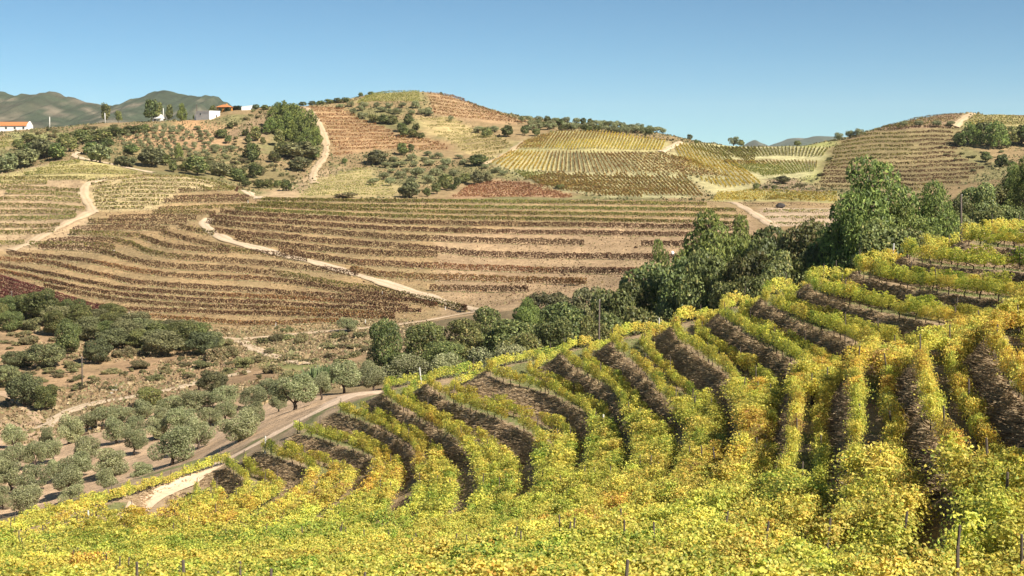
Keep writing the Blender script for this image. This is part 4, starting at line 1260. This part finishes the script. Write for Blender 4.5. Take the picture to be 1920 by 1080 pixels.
PROTO = {}
for kind, cnt, n, leaf in (('oak', 5, 12000, 0.037), ('round_oak', 3, 8000, 0.042), ('olive', 5, 9000, 0.05), ('pine', 4, 14500, 0.037), ('shrub', 4, 3600, 0.075)):
    PROTO[kind] = [tree_meshes(kind, 1000 + 31 * i + len(kind), n, leaf) for i in range(cnt)]
for kind, cnt, n, leaf in (('oak', 4, 1500, 0.10), ('round_oak', 2, 1400, 0.10), ('olive', 4, 1100, 0.13), ('pine', 4, 1700, 0.10), ('shrub', 3, 700, 0.16)):
    PROTO['far_' + kind] = [tree_meshes(kind, 2000 + 31 * i + len(kind), n, leaf, True) for i in range(cnt)]
NAMES = {'oak': 'oak_tree', 'round_oak': 'holm_oak_tree', 'olive': 'olive_tree', 'pine': 'pine_tree', 'shrub': 'shrub'}
# widths of the unit shapes
UW = {'oak': 0.92, 'round_oak': 0.92, 'olive': 0.95, 'pine': 0.84, 'shrub': 1.0}

def plant(kind, X, Y, height, width, label, group, far=False, cat=None, sink=0.02):
    z = float(ground_z(X, Y))
    key = ('far_' if far else '') + kind
    cr, tk = PROTO[key][TR.integers(len(PROTO[key]))]
    sx = width / UW[kind]
    sy = sx * TR.uniform(0.85, 1.15)
    loc = (X, Y, z - sink * height); rot = (0, 0, TR.uniform(0, 2 * math.pi)); sc = (sx, sy, height)
    cat = cat or ('shrub' if kind == 'shrub' else 'tree')
    if far:
        o = add_obj(NAMES[kind], cr, None, loc, rot, sc)
    else:
        o = add_obj(NAMES[kind], None, None, loc, rot, sc)
        add_obj('crown', cr, o); add_obj('trunk', tk, o)
    return tag(o, label, cat, group)

DESC = {'oak': 'dark green oak', 'round_oak': 'dense rounded holm oak', 'olive': 'silver green olive tree', 'pine': 'tall green pine', 'shrub': 'low bushy shrub'}
def plant_list(items, Yr, where, group, far=False, hidden=False):
    """items: (kind, px, base row, height px, width px) seen with their feet, or hidden=True: (kind, px, top row, distance, width px)"""
    bykind = {}
    for it in items:
        it = it[:4] + (it[4] * (1.02 if it[0] == 'olive' or far else 1.15),)
        bykind.setdefault(it[0], []).append(it)
    for kind, its in bykind.items():
        its = sorted(its, key=lambda t: t[1])
        for n, it in enumerate(its):
            lab = '%s, %s from the left %s' % (DESC[kind], ordinal(n + 1), where)
            if hidden:
                _, px, top, Y, w = it
                X = (px - 960) / F * Y
                z = float(ground_z(X, Y)); ht = max(1.5, float(z_of(top, Y)) - z)
                plant(kind, X, Y, ht * 1.02, w * Y / F, lab, group, far)
            else:
                _, px, base, h, w = it
                P = unproject(px, base, Yr[0], Yr[1], ZB)
                m = P[1] / F
                plant(kind, P[0], P[1], h * m * (1.24 if kind in ('oak', 'round_oak', 'olive') and not far else 1.08), w * m, lab, group, far)

O, RO, OL, PI_, SH = 'oak', 'round_oak', 'olive', 'pine', 'shrub'
GROVE = [(OL,322,872,62,75),(OL,252,853,40,42),(OL,220,831,42,50),(OL,128,833,45,52),(OL,162,868,42,56),(OL,87,837,30,32),(OL,26,842,40,42),(OL,65,879,42,46),(OL,104,901,34,34),(OL,143,898,40,56),
 (OL,208,893,42,66),(OL,198,924,38,48),(OL,128,930,45,60),(OL,135,945,30,50),(OL,65,925,45,56),(OL,56,966,46,64),(OL,18,920,48,52),(OL,5,955,36,40),(OL,-20,985,40,44),(OL,268,902,28,48),(OL,343,815,42,58),(OL,373,842,50,52),
 (OL,448,828,50,74),(OL,474,803,40,42),(OL,422,790,30,45),(OL,552,769,54,80),(OL,602,750,42,40),(OL,522,772,28,30),(OL,475,762,30,48),(OL,425,760,30,52),(OL,365,772,36,62),(OL,325,776,28,52),(OL,260,787,30,52),(OL,207,795,28,60),
 (OL,163,810,30,38),(OL,255,813,28,34),(OL,300,800,32,36),(OL,645,738,50,62),(OL,290,825,34,44),(OL,20,880,40,46),(OL,100,866,34,40),(OL,0,905,40,40),(OL,-40,940,44,50),(OL,690,722,36,52),(OL,500,745,28,40),(OL,395,800,30,44)]
plant_list(GROVE, (118, 262), 'in the valley olive grove', 'olive trees in the valley grove')
SCRUB = [(RO,398,740,42,50),(O,280,762,30,50),(SH,185,772,18,30),(RO,46,762,54,60),(O,85,770,40,42),(SH,411,848,24,20),
 (O,80,605,50,60),(O,133,604,36,52),(RO,187,606,24,44),(O,40,592,32,40),(O,123,664,60,48),(SH,60,618,28,44),(RO,163,640,42,52),(RO,183,682,42,50),(RO,85,690,42,60),(RO,235,647,42,66),(SH,230,668,26,40),(O,278,634,32,66),
 (RO,303,667,42,74),(O,345,657,46,52),(RO,378,667,42,54),(SH,403,677,36,36),(SH,455,690,26,36),(SH,57,645,20,36),(RO,12,725,36,44),(O,10,600,36,40),(SH,520,640,18,24),(SH,567,644,24,26),(SH,537,622,14,24),(OL,652,622,22,38),
 (O,210,620,28,44),(SH,310,700,14,22),(SH,350,706,12,20),(SH,430,700,16,26),(O,-20,610,44,50),(O,100,630,40,44),(O,262,655,30,44),(SH,330,655,34,36),(SH,420,655,26,34),(SH,480,680,22,36),(SH,510,700,22,40),(SH,545,715,24,44),(SH,580,722,22,40),(O,205,600,26,40),(O,222,612,30,46),(RO,250,622,34,56),(RO,268,640,38,56),(O,200,640,36,50),(RO,210,655,36,56),(O,300,645,36,60),(RO,325,640,36,56),(RO,350,640,36,54),(O,365,650,36,54),(RO,395,662,36,50),(O,150,616,36,52),(O,60,600,36,50),(RO,108,612,36,50),(RO,285,655,34,60),(O,20,620,30,40),(RO,30,690,30,44),(SH,140,690,18,34),(SH,260,690,18,36),(SH,205,700,14,30),(SH,290,712,16,34),(SH,375,690,18,34),(SH,430,672,26,40)]
plant_list(SCRUB, (185, 335), 'on the scrubby valley slope', 'oaks and shrubs on the scrubby valley slope')
BELT = [  # feet hidden behind the near slope: (kind, px, top, distance, width px)
 (O,722,598,215,56),(O,800,605,205,84),(O,870,600,205,80),(O,912,578,230,64),(O,965,588,200,96),(PI_,988,562,225,66),(RO,1028,540,250,92),(RO,1106,528,245,60),(O,1060,572,190,110),(O,1160,532,190,100),(O,1215,502,195,110),(PI_,1238,476,205,60),
 (PI_,1335,405,185,130),(PI_,1388,416,190,92),(O,1290,482,175,110),(O,1450,430,180,112),(O,1512,424,170,120),(O,1568,440,165,100),(PI_,1635,316,150,190),(PI_,1600,372,148,120),(PI_,1690,384,150,120),(PI_,1748,346,155,112),(O,1725,430,140,90),(O,1660,420,140,110),
 (O,1150,572,170,96),(O,1112,600,165,70),(O,1205,560,165,90),(O,1255,540,168,90),(O,1330,480,165,110),(O,1400,480,160,110),(O,1480,470,150,100),(O,1545,470,150,100),(O,1375,520,150,90),(O,1440,510,145,90),(O,1040,600,170,90),(O,985,612,165,84),
 (OL,760,668,165,100),(OL,842,662,165,64),(OL,900,656,160,110),(OL,700,690,160,60),(OL,955,640,160,70),(SH,1668,462,118,110),(SH,1712,446,118,76),(SH,1622,486,118,70),(SH,1790,440,112,64),
 (O,1835,348,235,70),(O,1868,350,240,80),(PI_,1900,318,240,60),(O,1925,350,235,80),(PI_,1922,300,205,60),(O,1800,372,230,70),(O,1850,392,180,90),(O,1895,385,185,80),(O,1790,400,175,90),(O,1765,410,165,80),(SH,1850,402,120,50),(O,835,640,185,70),(O,745,660,190,50)]
plant_list(BELT, None, 'in the belt behind the near slope', 'trees of the belt behind the near slope', hidden=True)
FARL = [(RO,187,305,36,52),(RO,236,313,22,42),(RO,285,313,37,46),(O,310,310,20,32),(O,325,323,22,18),(O,370,329,34,44),(RO,412,331,28,42),(O,445,334,18,40),(PI_,335,299,28,14),(O,155,271,26,36),(O,190,268,24,42),(O,215,257,18,32),(O,200,277,16,28),(O,130,284,26,34),(SH,111,293,13,20),
 (RO,82,297,40,48),(RO,45,314,38,50),(RO,12,324,40,42),(RO,-25,326,40,44),(O,35,281,18,26),(O,55,268,16,28),(O,240,251,14,22),(O,256,251,16,24),(O,228,254,12,22),(O,272,248,14,20),(OL,291,247,14,14),(OL,307,246,14,12),(OL,323,246,11,14),(OL,339,245,11,15),(OL,369,244,8,14),
 (O,416,259,17,22),(O,429,269,15,14),(O,465,270,16,15),(O,460,255,12,15),(O,432,241,11,14),(O,442,237,8,10),(OL,405,283,13,22),(OL,434,283,11,20),(O,472,305,34,26),(O,480,265,26,28),(O,474,298,26,32),(O,515,305,20,24),(RO,563,321,27,40),(RO,563,298,32,68),(O,535,295,28,40),(O,590,300,22,26),(O,525,274,28,22),(O,493,271,13,12),
 (O,537,358,20,22),(SH,528,331,10,12),(O,477,334,26,30),(O,503,353,16,20),(O,487,353,16,22),(O,447,341,22,26),(O,460,350,16,22),(O,520,352,14,18),
 (PI_,513,241,38,24),(PI_,533,241,48,32),(PI_,553,244,46,32),(PI_,540,255,42,32),(PI_,567,264,54,32),(PI_,583,271,60,30),(PI_,563,275,42,32),(PI_,507,251,28,24),(PI_,550,264,36,28),(PI_,592,272,30,22),(PI_,522,209,16,18),(PI_,575,285,40,30),(PI_,523,232,30,22),(PI_,545,225,28,24),
 (O,60,300,30,40),(O,105,300,30,38),(O,120,272,20,30),(O,170,290,22,34),(O,245,290,18,30),(O,350,322,18,26)]
plant_list(FARL, (455, 800), 'on the slope below the white houses', 'trees on the far slope below the white houses', far=True)
HOUSET = [(O,197,229,36,18),(O,222,229,22,14),(O,283,222,40,26),(O,297,220,34,20),(O,318,217,28,16),(PI_,341,217,30,16),(O,398,206,18,14),(O,365,221,8,10)]
plant_list(HOUSET, (560, 770), 'among the skyline houses', 'trees among the skyline houses', far=True)
KNOLL = [(RO,705,308,27,44),(O,754,291,21,26),(O,770,286,16,12),(OL,738,303,10,18),(OL,772,301,12,17),(OL,802,292,9,15),(OL,822,298,12,15),(OL,796,302,8,15),(OL,812,298,8,15),(OL,748,314,11,25),(OL,722,315,11,19),(OL,778,313,11,16),(OL,805,311,11,19),(OL,837,311,14,19),(OL,830,319,10,22),(OL,860,298,8,15),(OL,870,309,10,20),(O,895,311,20,34),
 (OL,910,316,8,15),(OL,930,324,10,20),(OL,945,329,10,17),(OL,719,337,14,21),(OL,752,334,13,23),(OL,780,334,20,25),(OL,817,329,13,25),(OL,701,347,13,21),(OL,733,348,15,21),(OL,802,344,15,23),(O,837,346,18,31),(RO,768,371,31,42),(O,819,364,21,20),(O,801,369,16,15),(O,835,356,18,21),(O,849,356,10,15),(O,857,353,21,17),(O,872,344,18,25),(RO,895,346,27,26),(RO,914,344,24,22),
 (SH,650,371,13,46),(O,646,307,10,13),(OL,790,324,9,16),(OL,760,324,9,16),(OL,735,325,9,16),(OL,850,330,11,18),(OL,770,345,12,18)]
plant_list(KNOLL, (462, 700), 'on the knoll behind the middle hill', 'trees on the knoll behind the middle hill', far=True)
DOME = [(OL,662,215,12,14),(OL,675,208,10,15),(OL,683,202,11,17),(OL,657,201,10,15),(OL,637,204,9,17),(OL,706,202,10,13),(OL,730,203,10,15),(OL,754,203,11,14),(OL,779,203,14,15),(OL,803,215,14,14),(OL,715,210,9,17),(OL,731,212,8,11),(OL,745,214,11,19),(OL,772,215,9,16),(OL,790,215,12,14),(OL,804,218,10,16),
 (OL,680,223,12,19),(O,700,230,15,23),(O,720,233,17,25),(O,735,234,17,23),(O,765,233,17,25),(O,752,248,17,21),(O,757,256,17,23),(O,780,244,12,15),(O,775,258,15,21),(O,790,260,11,14),(OL,846,228,11,11),(OL,897,249,12,19),(O,912,258,19,21),(OL,927,248,12,17),(O,952,256,20,27),(O,984,254,18,16),(O,1006,255,14,17),
 (O,677,181,7,11),(O,695,178,6,14),(O,648,192,9,18),(O,632,193,9,18),(O,616,195,9,18),(O,600,197,8,18),(O,585,198,8,16),(O,568,199,8,16),(O,497,206,9,14),(O,480,205,9,14)]
plant_list(DOME, (560, 800), 'on the domed hill', 'trees on the domed hill', far=True)
rid = []
rr = np.random.default_rng(3)
for row, (y0, y1, y2) in enumerate([(229, 232, 246), (236, 238, 252), (243, 243, 254)]):
    for px in np.arange(985 + 7 * row, 1245 - 14 * row, 13.5):
        t = (px - 985) / 260
        rid.append((OL if rr.random() < 0.7 else O, px + rr.normal(0, 3), (1 - t) * (y0 * (1 - t) + y1 * t) + t * ((1 - t) * y1 + t * y2) + rr.normal(0, 0.8), rr.uniform(9, 13), rr.uniform(13, 19)))
plant_list(rid, (560, 790), 'in the grove above the golden hill', 'trees of the ridge top grove', far=True)
SADDLE = [(O,1293,264,12,12),(O,1305,270,8,9),(OL,1376,273,17,22),(O,1390,273,12,14),(RO,1467,344,15,30),(O,1418,356,12,17),(O,1452,355,8,13),(O,1437,354,6,9),(O,1495,272,10,14),(OL,1573,263,14,18),(OL,1593,260,15,18),(OL,1611,256,14,17),(OL,1696,238,11,15),(OL,1724,237,11,18),(OL,1756,237,11,17),(OL,1784,237,10,17),
 (PI_,1820,273,40,36),(O,1845,269,40,40),(PI_,1870,276,46,38),(O,1895,273,36,40),(O,1915,271,34,40),(O,1935,275,40,40),(O,1848,303,17,24),(O,1878,313,22,26),(SH,1500,350,8,20),(SH,1540,330,8,14),(SH,1556,300,8,12),(O,1050,354,8,18),(O,1800,275,24,26)]
plant_list(SADDLE, (465, 800), 'around the saddle and right hill', 'trees around the saddle and right hill', far=True)
orch = []
for row in range(7):
    for c_ in range(13):
        px = 222 + c_ * 16.5 + row * 3 + rr.normal(0, 2.2); py = 252 + row * 7.0 + rr.normal(0, 1.0)
        if in_poly([(215,244),(300,240),(430,250),(430,290),(330,300),(215,284)], np.array([px]), np.array([py]))[0] and rr.random() < 0.85:
            orch.append((px, py, row))
orch.sort(key=lambda t: (t[2], t[0])); oc = {}
for px, py, row in orch:
    oc[row] = oc.get(row, 0) + 1
    P = unproject(px, py, 560, 760, ZB); m = P[1] / F
    plant(OL, P[0], P[1], rr.uniform(8, 11) * m, rr.uniform(9, 13) * m, 'small silver olive, %s from the left in %s row of the far orchard' % (ordinal(oc[row]), ordinal(row + 1)), 'young olives in the far orchard', True)
# low scrub
def scatter(poly, n, Yr, h, w, label, group, kind=SH, far=False, seed=1):
    g_ = np.random.default_rng(seed); p = np.array(poly, float); k = 0; made = []
    while k < n:
        px = g_.uniform(p[:, 0].min(), p[:, 0].max()); py = g_.uniform(p[:, 1].min(), p[:, 1].max())
        if not in_poly(poly, np.array([px]), np.array([py]))[0]:
            continue
        P = unproject(px, py, Yr[0], Yr[1], ZB); m = P[1] / F
        plant(kind, P[0], P[1], g_.uniform(*h) * m, g_.uniform(*w) * m, label, group, far); k += 1
        made.append((px, COL.objects[-1]))
    for n_, (px, o) in enumerate(sorted(made, key=lambda t: t[0])):
        o['label'] = label + ', %s from the left' % ordinal(n_ + 1)
scatter([(0,620),(60,610),(200,650),(430,660),(560,700),(520,720),(330,710),(140,745),(0,780)], 120, (190, 320), (5, 14), (8, 24), 'small grey green scrub bush on the reddish slope', 'scrub bushes on the reddish slope', SH, True, 11)
scatter([(500,635),(700,625),(720,660),(640,690),(540,680),(470,655)], 34, (215, 315), (8, 18), (14, 34), 'brownish scrub bush beside the bend of the pale track', 'scrub bushes beside the bend', SH, True, 12)
scatter([(440,215),(500,205),(505,250),(430,262),(400,300),(430,330),(560,350),(560,330),(480,290)], 60, (520, 760), (4, 9), (6, 13), 'small scrub bush on the brown slope left of the pines', 'scrub bushes left of the pines', SH, True, 13)
scatter([(1790,250),(1900,280),(1900,330),(1800,320),(1760,280)], 24, (540, 800), (4, 9), (6, 14), 'small scrub bush on the right hill', 'scrub bushes on the right hill', SH, True, 14)

scatter([(180,268),(330,300),(440,290),(520,330),(500,350),(440,340),(330,318),(200,300)], 80, (500, 740), (5, 11), (8, 17), 'green scrub bush on the slope under the far orchard', 'scrub bushes under the far orchard', SH, True, 15)
scatter([(60,245),(220,236),(290,232),(290,250),(200,262),(130,268),(60,262)], 40, (560, 780), (5, 10), (8, 16), 'green scrub bush on the slope left of the white barn', 'scrub bushes left of the white barn', SH, True, 16)

# ------------------------------------------------------------------ farm buildings on the skyline
def site(px, py, Yr):
    P = unproject(px, py, Yr[0], Yr[1], ZB); return P, P[1] / F
def part(name, b, mat, parent, smooth=False):
    return add_obj(name, b.mesh(name, mat, smooth), parent)

def window(parent, x0, x1, y0, y1, z0, z1):
    b = MB(); b.box(x0 - .12, x1 + .12, y0, y1, z0 - .12, z1 + .12); w_ = part('window', b, M_WPOST, parent)
    ex, ey = (0.0, 0.03) if (x1 - x0) > (y1 - y0) else (0.03, 0.0)
    b = MB(); b.box(x0 + .05 - ex * 2, x1 - .05 + ex, y0 - ey if ey else y0 + .05, y1 - .05, z0 + .05, z1 - .05); part('pane', b, M_DARKGLASS, w_)
# long white building with an orange roof at the left edge
P, m = site(30, 241, (600, 780))
X0, X1 = (-60 - 30) * m, (57 - 30) * m
e = add_obj('long_farmhouse', None, None, tuple(P)); tag(e, 'long white farm building with orange tiled roof at the left edge', 'building')
hw, hr, dp = 8.5 * m, 15 * m, 8.0
b = MB(); b.box(X0, X1, -dp / 2, dp / 2, -1.5, hw); wall = part('wall', b, M_WHITE, e)
rb = MB(); rb.add([(X0, -dp/2 - .5, hw - .15), (X1 - .6, -dp/2 - .5, hw - .15), (X1 - .6, 0, hr), (X0, 0, hr), (X0, dp/2 + .5, hw - .15), (X1 - .6, dp/2 + .5, hw - .15),
                  (X0, -dp/2 - .5, hw + .05), (X1 - .6, -dp/2 - .5, hw + .05), (X1 - .6, 0, hr + .2), (X0, 0, hr + .2), (X0, dp/2 + .5, hw + .05), (X1 - .6, dp/2 + .5, hw + .05)],
                 [(6,7,8,9), (9,8,11,10), (0,3,2,1), (3,4,5,2), (0,1,7,6), (4,10,11,5), (0,6,9,3), (3,9,10,4), (1,2,8,7), (2,5,11,8)])
part('roof', rb, M_ROOF, e)
gb = MB(); gb.add([(X1 - .6, -dp/2 - .3, hw), (X1 - .6, dp/2 + .3, hw), (X1 - .6, 0, hr + .5), (X1, -dp/2 - .3, hw), (X1, dp/2 + .3, hw), (X1, 0, hr + .5)], [(0,3,5,2), (2,5,4,1), (0,1,4,3)], [(0,2,1), (3,4,5)])
part('gable', gb, M_WHITE, e)
for k in range(7):
    wx = X0 + (k + 0.6) * (X1 - X0) / 7.2
    window(e, wx, wx + 1.0, -dp/2 - .06, -dp/2 + .1, 0.5, 1.7)

# flat roofed white house with a low wing
P, m = site(390, 222, (600, 780))
e = add_obj('white_house', None, None, tuple(P), (0, 0, math.radians(-38))); tag(e, 'flat roofed white house with a low wing on the skyline', 'house')
ww, dd, hh = 38 * m, 26 * m, 12.5 * m
b = MB(); b.box(-ww * .5, ww * .5, -dd * .5, dd * .5, -3, hh); part('wall', b, M_WHITE, e)
b = MB()
for (xa, xb, ya, yb) in ((-ww*.5-.1, ww*.5+.1, -dd*.5-.1, -dd*.5+.25), (-ww*.5-.1, ww*.5+.1, dd*.5-.25, dd*.5+.1), (-ww*.5-.1, -ww*.5+.25, -dd*.5+.25, dd*.5-.25), (ww*.5-.25, ww*.5+.1, -dd*.5+.25, dd*.5-.25)):
    b.box(xa, xb, ya, yb, hh + .003, hh + .35)
part('parapet', b, M_WHITE, e)
b = MB(); b.box(-ww*.5 - 14*m, -ww*.5 - .003, -dd*.2, dd*.45, -2, 8.5*m); part('wing', b, M_WHITE, e)
window(e, ww*.5 - .1, ww*.5 + .06, -dd*.30, -dd*.18, hh*.55, hh*.8)
b = MB(); b.box(ww*.5 - .1, ww*.5 + .06, dd*.1, dd*.22, hh*.05, hh*.5); part('door', b, M_POST, e)
window(e, -ww*.2, -ww*.1, -dd*.5 - .06, -dd*.5 + .1, hh*.5, hh*.75)

# steep white gable among the tall trees
P, m = site(297, 226, (600, 780))
e = add_obj('white_barn', None, None, tuple(P), (0, 0, math.radians(-25))); tag(e, 'white barn with a steep white roof below the tall trees', 'barn')
L_, D_, h1, h2 = 24 * m, 16 * m, 5 * m, 14 * m
b = MB(); b.box(-L_/2, L_/2, -D_/2, D_/2, -2, h1); part('wall', b, M_WHITE, e)
b = MB(); b.add([(-L_/2-.3, -D_/2-.4, h1), (L_/2+.3, -D_/2-.4, h1), (L_/2+.3, D_/2+.4, h1), (-L_/2-.3, D_/2+.4, h1), (-L_*.02, 0, h2), (L_*.3, 0, h2 * .9)],
                [(0,1,5,4), (2,3,4,5), (0,3,2,1)], [(1,2,5), (3,0,4)]); part('roof', b, M_WHITE, e)
b = MB(); b.box(-L_*.15, L_*.02, -D_/2 - .06, -D_/2 + .1, -0.5, h1 * .7); part('door', b, M_POST, e)

# orange house behind a hedge, and the white walled yard beside it
P, m = site(421, 205, (640, 790))
e = add_obj('orange_house', None, None, tuple(P), (0, 0, math.radians(-15))); tag(e, 'orange house with hipped roof behind a dark hedge', 'house')
L_, D_ = 24 * m, 18 * m
b = MB(); b.box(-L_/2, L_/2, -D_/2, D_/2, -2, 9 * m); part('wall', b, M_ORANGE, e)
b = MB(); b.add([(-L_*.58, -D_*.6, 8.6*m), (L_*.58, -D_*.6, 8.6*m), (L_*.58, D_*.6, 8.6*m), (-L_*.58, D_*.6, 8.6*m), (-L_*.15, 0, 13.5*m), (L_*.15, 0, 13.5*m)], [(0,1,5,4), (2,3,4,5), (0,3,2,1)], [(1,2,5), (3,0,4)]); part('roof', b, M_ROOF, e)
b = MB(); b.box(L_*.1, L_*.16, .2, 1.2, 10*m, 15.2*m); part('chimney', b, M_ORANGE, e)
for wx in (-.3, .2):
    window(e, L_*wx, L_*(wx+.09), -D_/2 - .06, -D_/2 + .1, 4*m, 7*m)
P, m = site(465, 206, (640, 790))
e = add_obj('yard_wall', None, None, tuple(P), (0, 0, math.radians(12))); tag(e, 'white yard wall with a sloping top right of the orange house', 'wall')
b = MB(); b.add([(-12*m,-.3,-2),(12*m,-.3,-2),(12*m,.3,-2),(-12*m,.3,-2),(-12*m,-.3,5*m),(12*m,-.3,8.5*m),(12*m,.3,8.5*m),(-12*m,.3,5*m)], [(0,3,2,1),(4,5,6,7),(0,1,5,4),(1,2,6,5),(2,3,7,6),(3,0,4,7)]); part('panel', b, M_WHITE, e)
b = MB(); b.add([(-12.4*m,-.45,5*m+.003),(12.4*m,-.45,8.5*m+.003),(12.4*m,.45,8.5*m+.003),(-12.4*m,.45,5*m+.003),(-12.4*m,-.45,5*m+.2),(12.4*m,-.45,8.5*m+.2),(12.4*m,.45,8.5*m+.2),(-12.4*m,.45,5*m+.2)], [(0,3,2,1),(4,5,6,7),(0,1,5,4),(1,2,6,5),(2,3,7,6),(3,0,4,7)]); part('coping', b, M_WHITE, e)
# clipped hedge in front of the orange house
hp = unline([(384,209),(410,207),(452,206)], 620, 785, 6.0, ZB); hp = resample(hp, 0.7); hp[:, 2] = ground_z(hp[:, 0], hp[:, 1])
hr_ = np.random.default_rng(9)
c = row_cloud(hp, 90, 0.5, 0.0, 2.0, 1.1, [((0.035,0.05,0.022), 4), ((0.05,0.068,0.03), 3)], hr_)
mid = hp[len(hp)//2]
o = add_obj('hedge', mesh_np('hedge', c[0] - mid, c[1], M_OAK, colors=c[2]), None, tuple(mid)); tag(o, 'dark clipped hedge in front of the orange house', 'hedge')

# ------------------------------------------------------------------ utility poles
def pole(px, top, base, Yr, label, r=0.14, mat=M_POST, Y=None, arm=False):
    if Y is None:
        P = unproject(px, base, Yr[0], Yr[1], ZB)
    else:
        X = (px - 960) / F * Y; P = np.array([X, Y, float(ground_z(X, Y))])
    ht = float(z_of(top, P[1])) - P[2]
    e = add_obj('utility_pole', None, None, tuple(P)); tag(e, label, 'pole')
    lean = TR.normal(0, 0.008) * ht
    b = MB(); b.tube([(0,0,-0.5), (lean*.5,0,ht*.5), (lean,0,ht)], [r, r*.85, r*.65], 8); part('shaft', b, mat, e, True)
    b = MB(); b.tube([(lean - r*.2, -r*1.1, ht*.97), (lean, -r*2.6, ht*.985), (lean, -r*2.7, ht*1.0)], [0.03*r/.14, 0.03*r/.14, 0.05*r/.14], 6); part('insulator', b, M_WPOST, e)
    if arm:
        b = MB(); b.box(lean - .7, lean + .7, -.06, .06, ht*.93, ht*.93 + .1); part('crossarm', b, mat, e)
    return e
pole(1122, 561, 0, None, 'wooden utility pole standing against the tree belt', 0.10, Y=128)
pole(1803, 364, 0, None, 'wooden utility pole among the yellow vines near the big pine', 0.085, Y=98)
pole(154, 668, 727, (190, 290), 'thin wooden pole beside the pale curving track', 0.13)
pole(22, 546, 594, (280, 340), 'thin wooden pole at the left edge below the dark red vines', 0.16)
pole(596, 684, 722, (180, 260), 'thin grey pole in the reed clump', 0.09)
pole(93, 219, 238, (600, 780), 'pale pole right of the long farm building', 0.3, M_WPOST)
pole(197, 212, 231, (600, 780), 'pale pole in front of the slim skyline tree', 0.3, M_WPOST)
pole(306, 203, 224, (600, 780), 'pale pole beside the white barn', 0.28, M_WPOST)
pole(369, 194, 222, (600, 800), 'slim mast behind the flat roofed white house', 0.2, M_POST)

# reed clump, dark boulder, loose stones
P = unproject(600, 722, 170, 260, ZB)
rg = np.random.default_rng(15); n = 900
q = rg.normal(0, 1, (n, 2)) * [1.1, 0.8]
base = np.stack([P[0] + q[:, 0], P[1] + q[:, 1], ground_z(P[0] + q[:, 0], P[1] + q[:, 1])], 1)
d = np.stack([q[:, 0] * 0.06 + rg.normal(0, .08, n), q[:, 1] * 0.06 + rg.normal(0, .08, n), np.ones(n)], 1)
l = rg.uniform(1.5, 3.0, (n, 1)); sd = rg.normal(size=(n, 3)) * [1, 1, 0]; sd /= np.linalg.norm(sd, axis=1)[:, None]
V = np.stack([base - sd * .09, base + sd * .09, base + d * l * .6 + sd * .12, base + d * l + np.array([0, 0, -.3]) + rg.normal(0, .25, (n, 3)), base + d * l * .6 - sd * .12], 1).reshape(-1, 3) - P
C = np.repeat(pick([((0.24,0.30,0.13), 4), ((0.32,0.36,0.18), 3), ((0.17,0.22,0.09), 2)], n, rg), 5, 0)
o = add_obj('reed_clump', None, None, tuple(P)); tag(o, 'pale green clump of tall reeds in the valley', 'reeds')
add_obj('foliage', mesh_np('foliage', V, np.arange(n * 5).reshape(-1, 5), M_GRASS, colors=C), o)

def rock_mesh(seed, mat, flat=0.7):
    g_ = np.random.default_rng(seed)
    nu, nvv = 10, 7
    V = []
    for i in range(nvv):
        ph_ = math.pi * i / (nvv - 1)
        for j in range(nu):
            th = 2 * math.pi * j / nu
            r = 1 + g_.normal(0, 0.13)
            V.append((r * math.sin(ph_) * math.cos(th), r * math.sin(ph_) * math.sin(th) * .8, r * math.cos(ph_) * flat))
    Q = [(i*nu+j, (i+1)*nu+j, (i+1)*nu+(j+1) % nu, i*nu+(j+1) % nu) for i in range(nvv-1) for j in range(nu)]
    return mesh_np('rock', np.array(V), np.array(Q), mat)
P, m = site(1463, 390, (400, 520))
tag(add_obj('boulder', rock_mesh(1, M_ROCK), None, (P[0], P[1], P[2] + 0.8), (0, 0, .4), (1.7, 1.3, 1.2)), 'dark boulder on the bare terrace below the saddle', 'rock')
P, m = site(1261, 478, (330, 480))
tag(add_obj('boulder', rock_mesh(2, M_WHITE), None, (P[0], P[1], P[2] + 0.4), (0, 0, .4), (.5, .5, .9)), 'small white stone on the bank beside the tall pine', 'rock')
RK = [rock_mesh(10 + i, M_STONE, 0.6) for i in range(4)]
for i in range(14):
    px, py = (TR.uniform(190, 250), TR.uniform(722, 738)) if i < 9 else (TR.uniform(60, 200), TR.uniform(735, 760))
    P, m = site(px, py, (195, 270)); s_ = TR.uniform(.1, .32)
    tag(add_obj('loose_stone', RK[i % 4], None, (P[0], P[1], P[2] + s_ * .2), (0, 0, TR.uniform(0, 6)), (s_, s_, s_)), 'pale loose stone on the cut bank above the curving track', 'rock', 'loose stones above the curving track')
# pale marker posts along the middle hill
WP = [(217,591,9),(231,590,10),(242,590,10),(476,606,7),(517,607,8),(685,602,8),(717,549,7),(835,577,7),(214,470,6),(144,500,4),(465,377,6),(396,466,5)]
for n_, (px, py, h) in enumerate(WP):
    P, m = site(px, py + 4, (300, 520))
    tag(add_obj('marker_post', ME_WPOST, None, tuple(P), (0, 0, 0), (1.6, 1.6, h * m / 1.4)), 'pale marker post among the middle hill vines, %s from the left' % ordinal(sorted(w[0] for w in WP).index(px) + 1), 'post', 'marker posts on the middle hill')

# ------------------------------------------------------------------ haze
hm, hnt, hout = new_mat('haze_air')
pv = hnt.nodes.new('ShaderNodeVolumePrincipled')
pv.inputs['Color'].default_value = (0.97, 0.97, 0.94, 1)
pv.inputs['Density'].default_value = 3.2e-5
pv.inputs['Anisotropy'].default_value = 0.0
hnt.links.new(pv.outputs['Volume'], hout.inputs['Volume'])
b = MB(); b.box(-9000, 9000, -200, 10600, -60, 420)
hz_o = add_obj('haze', b.mesh('haze', hm)); tag(hz_o, 'thin blue haze over the whole landscape', 'haze', kind='stuff')
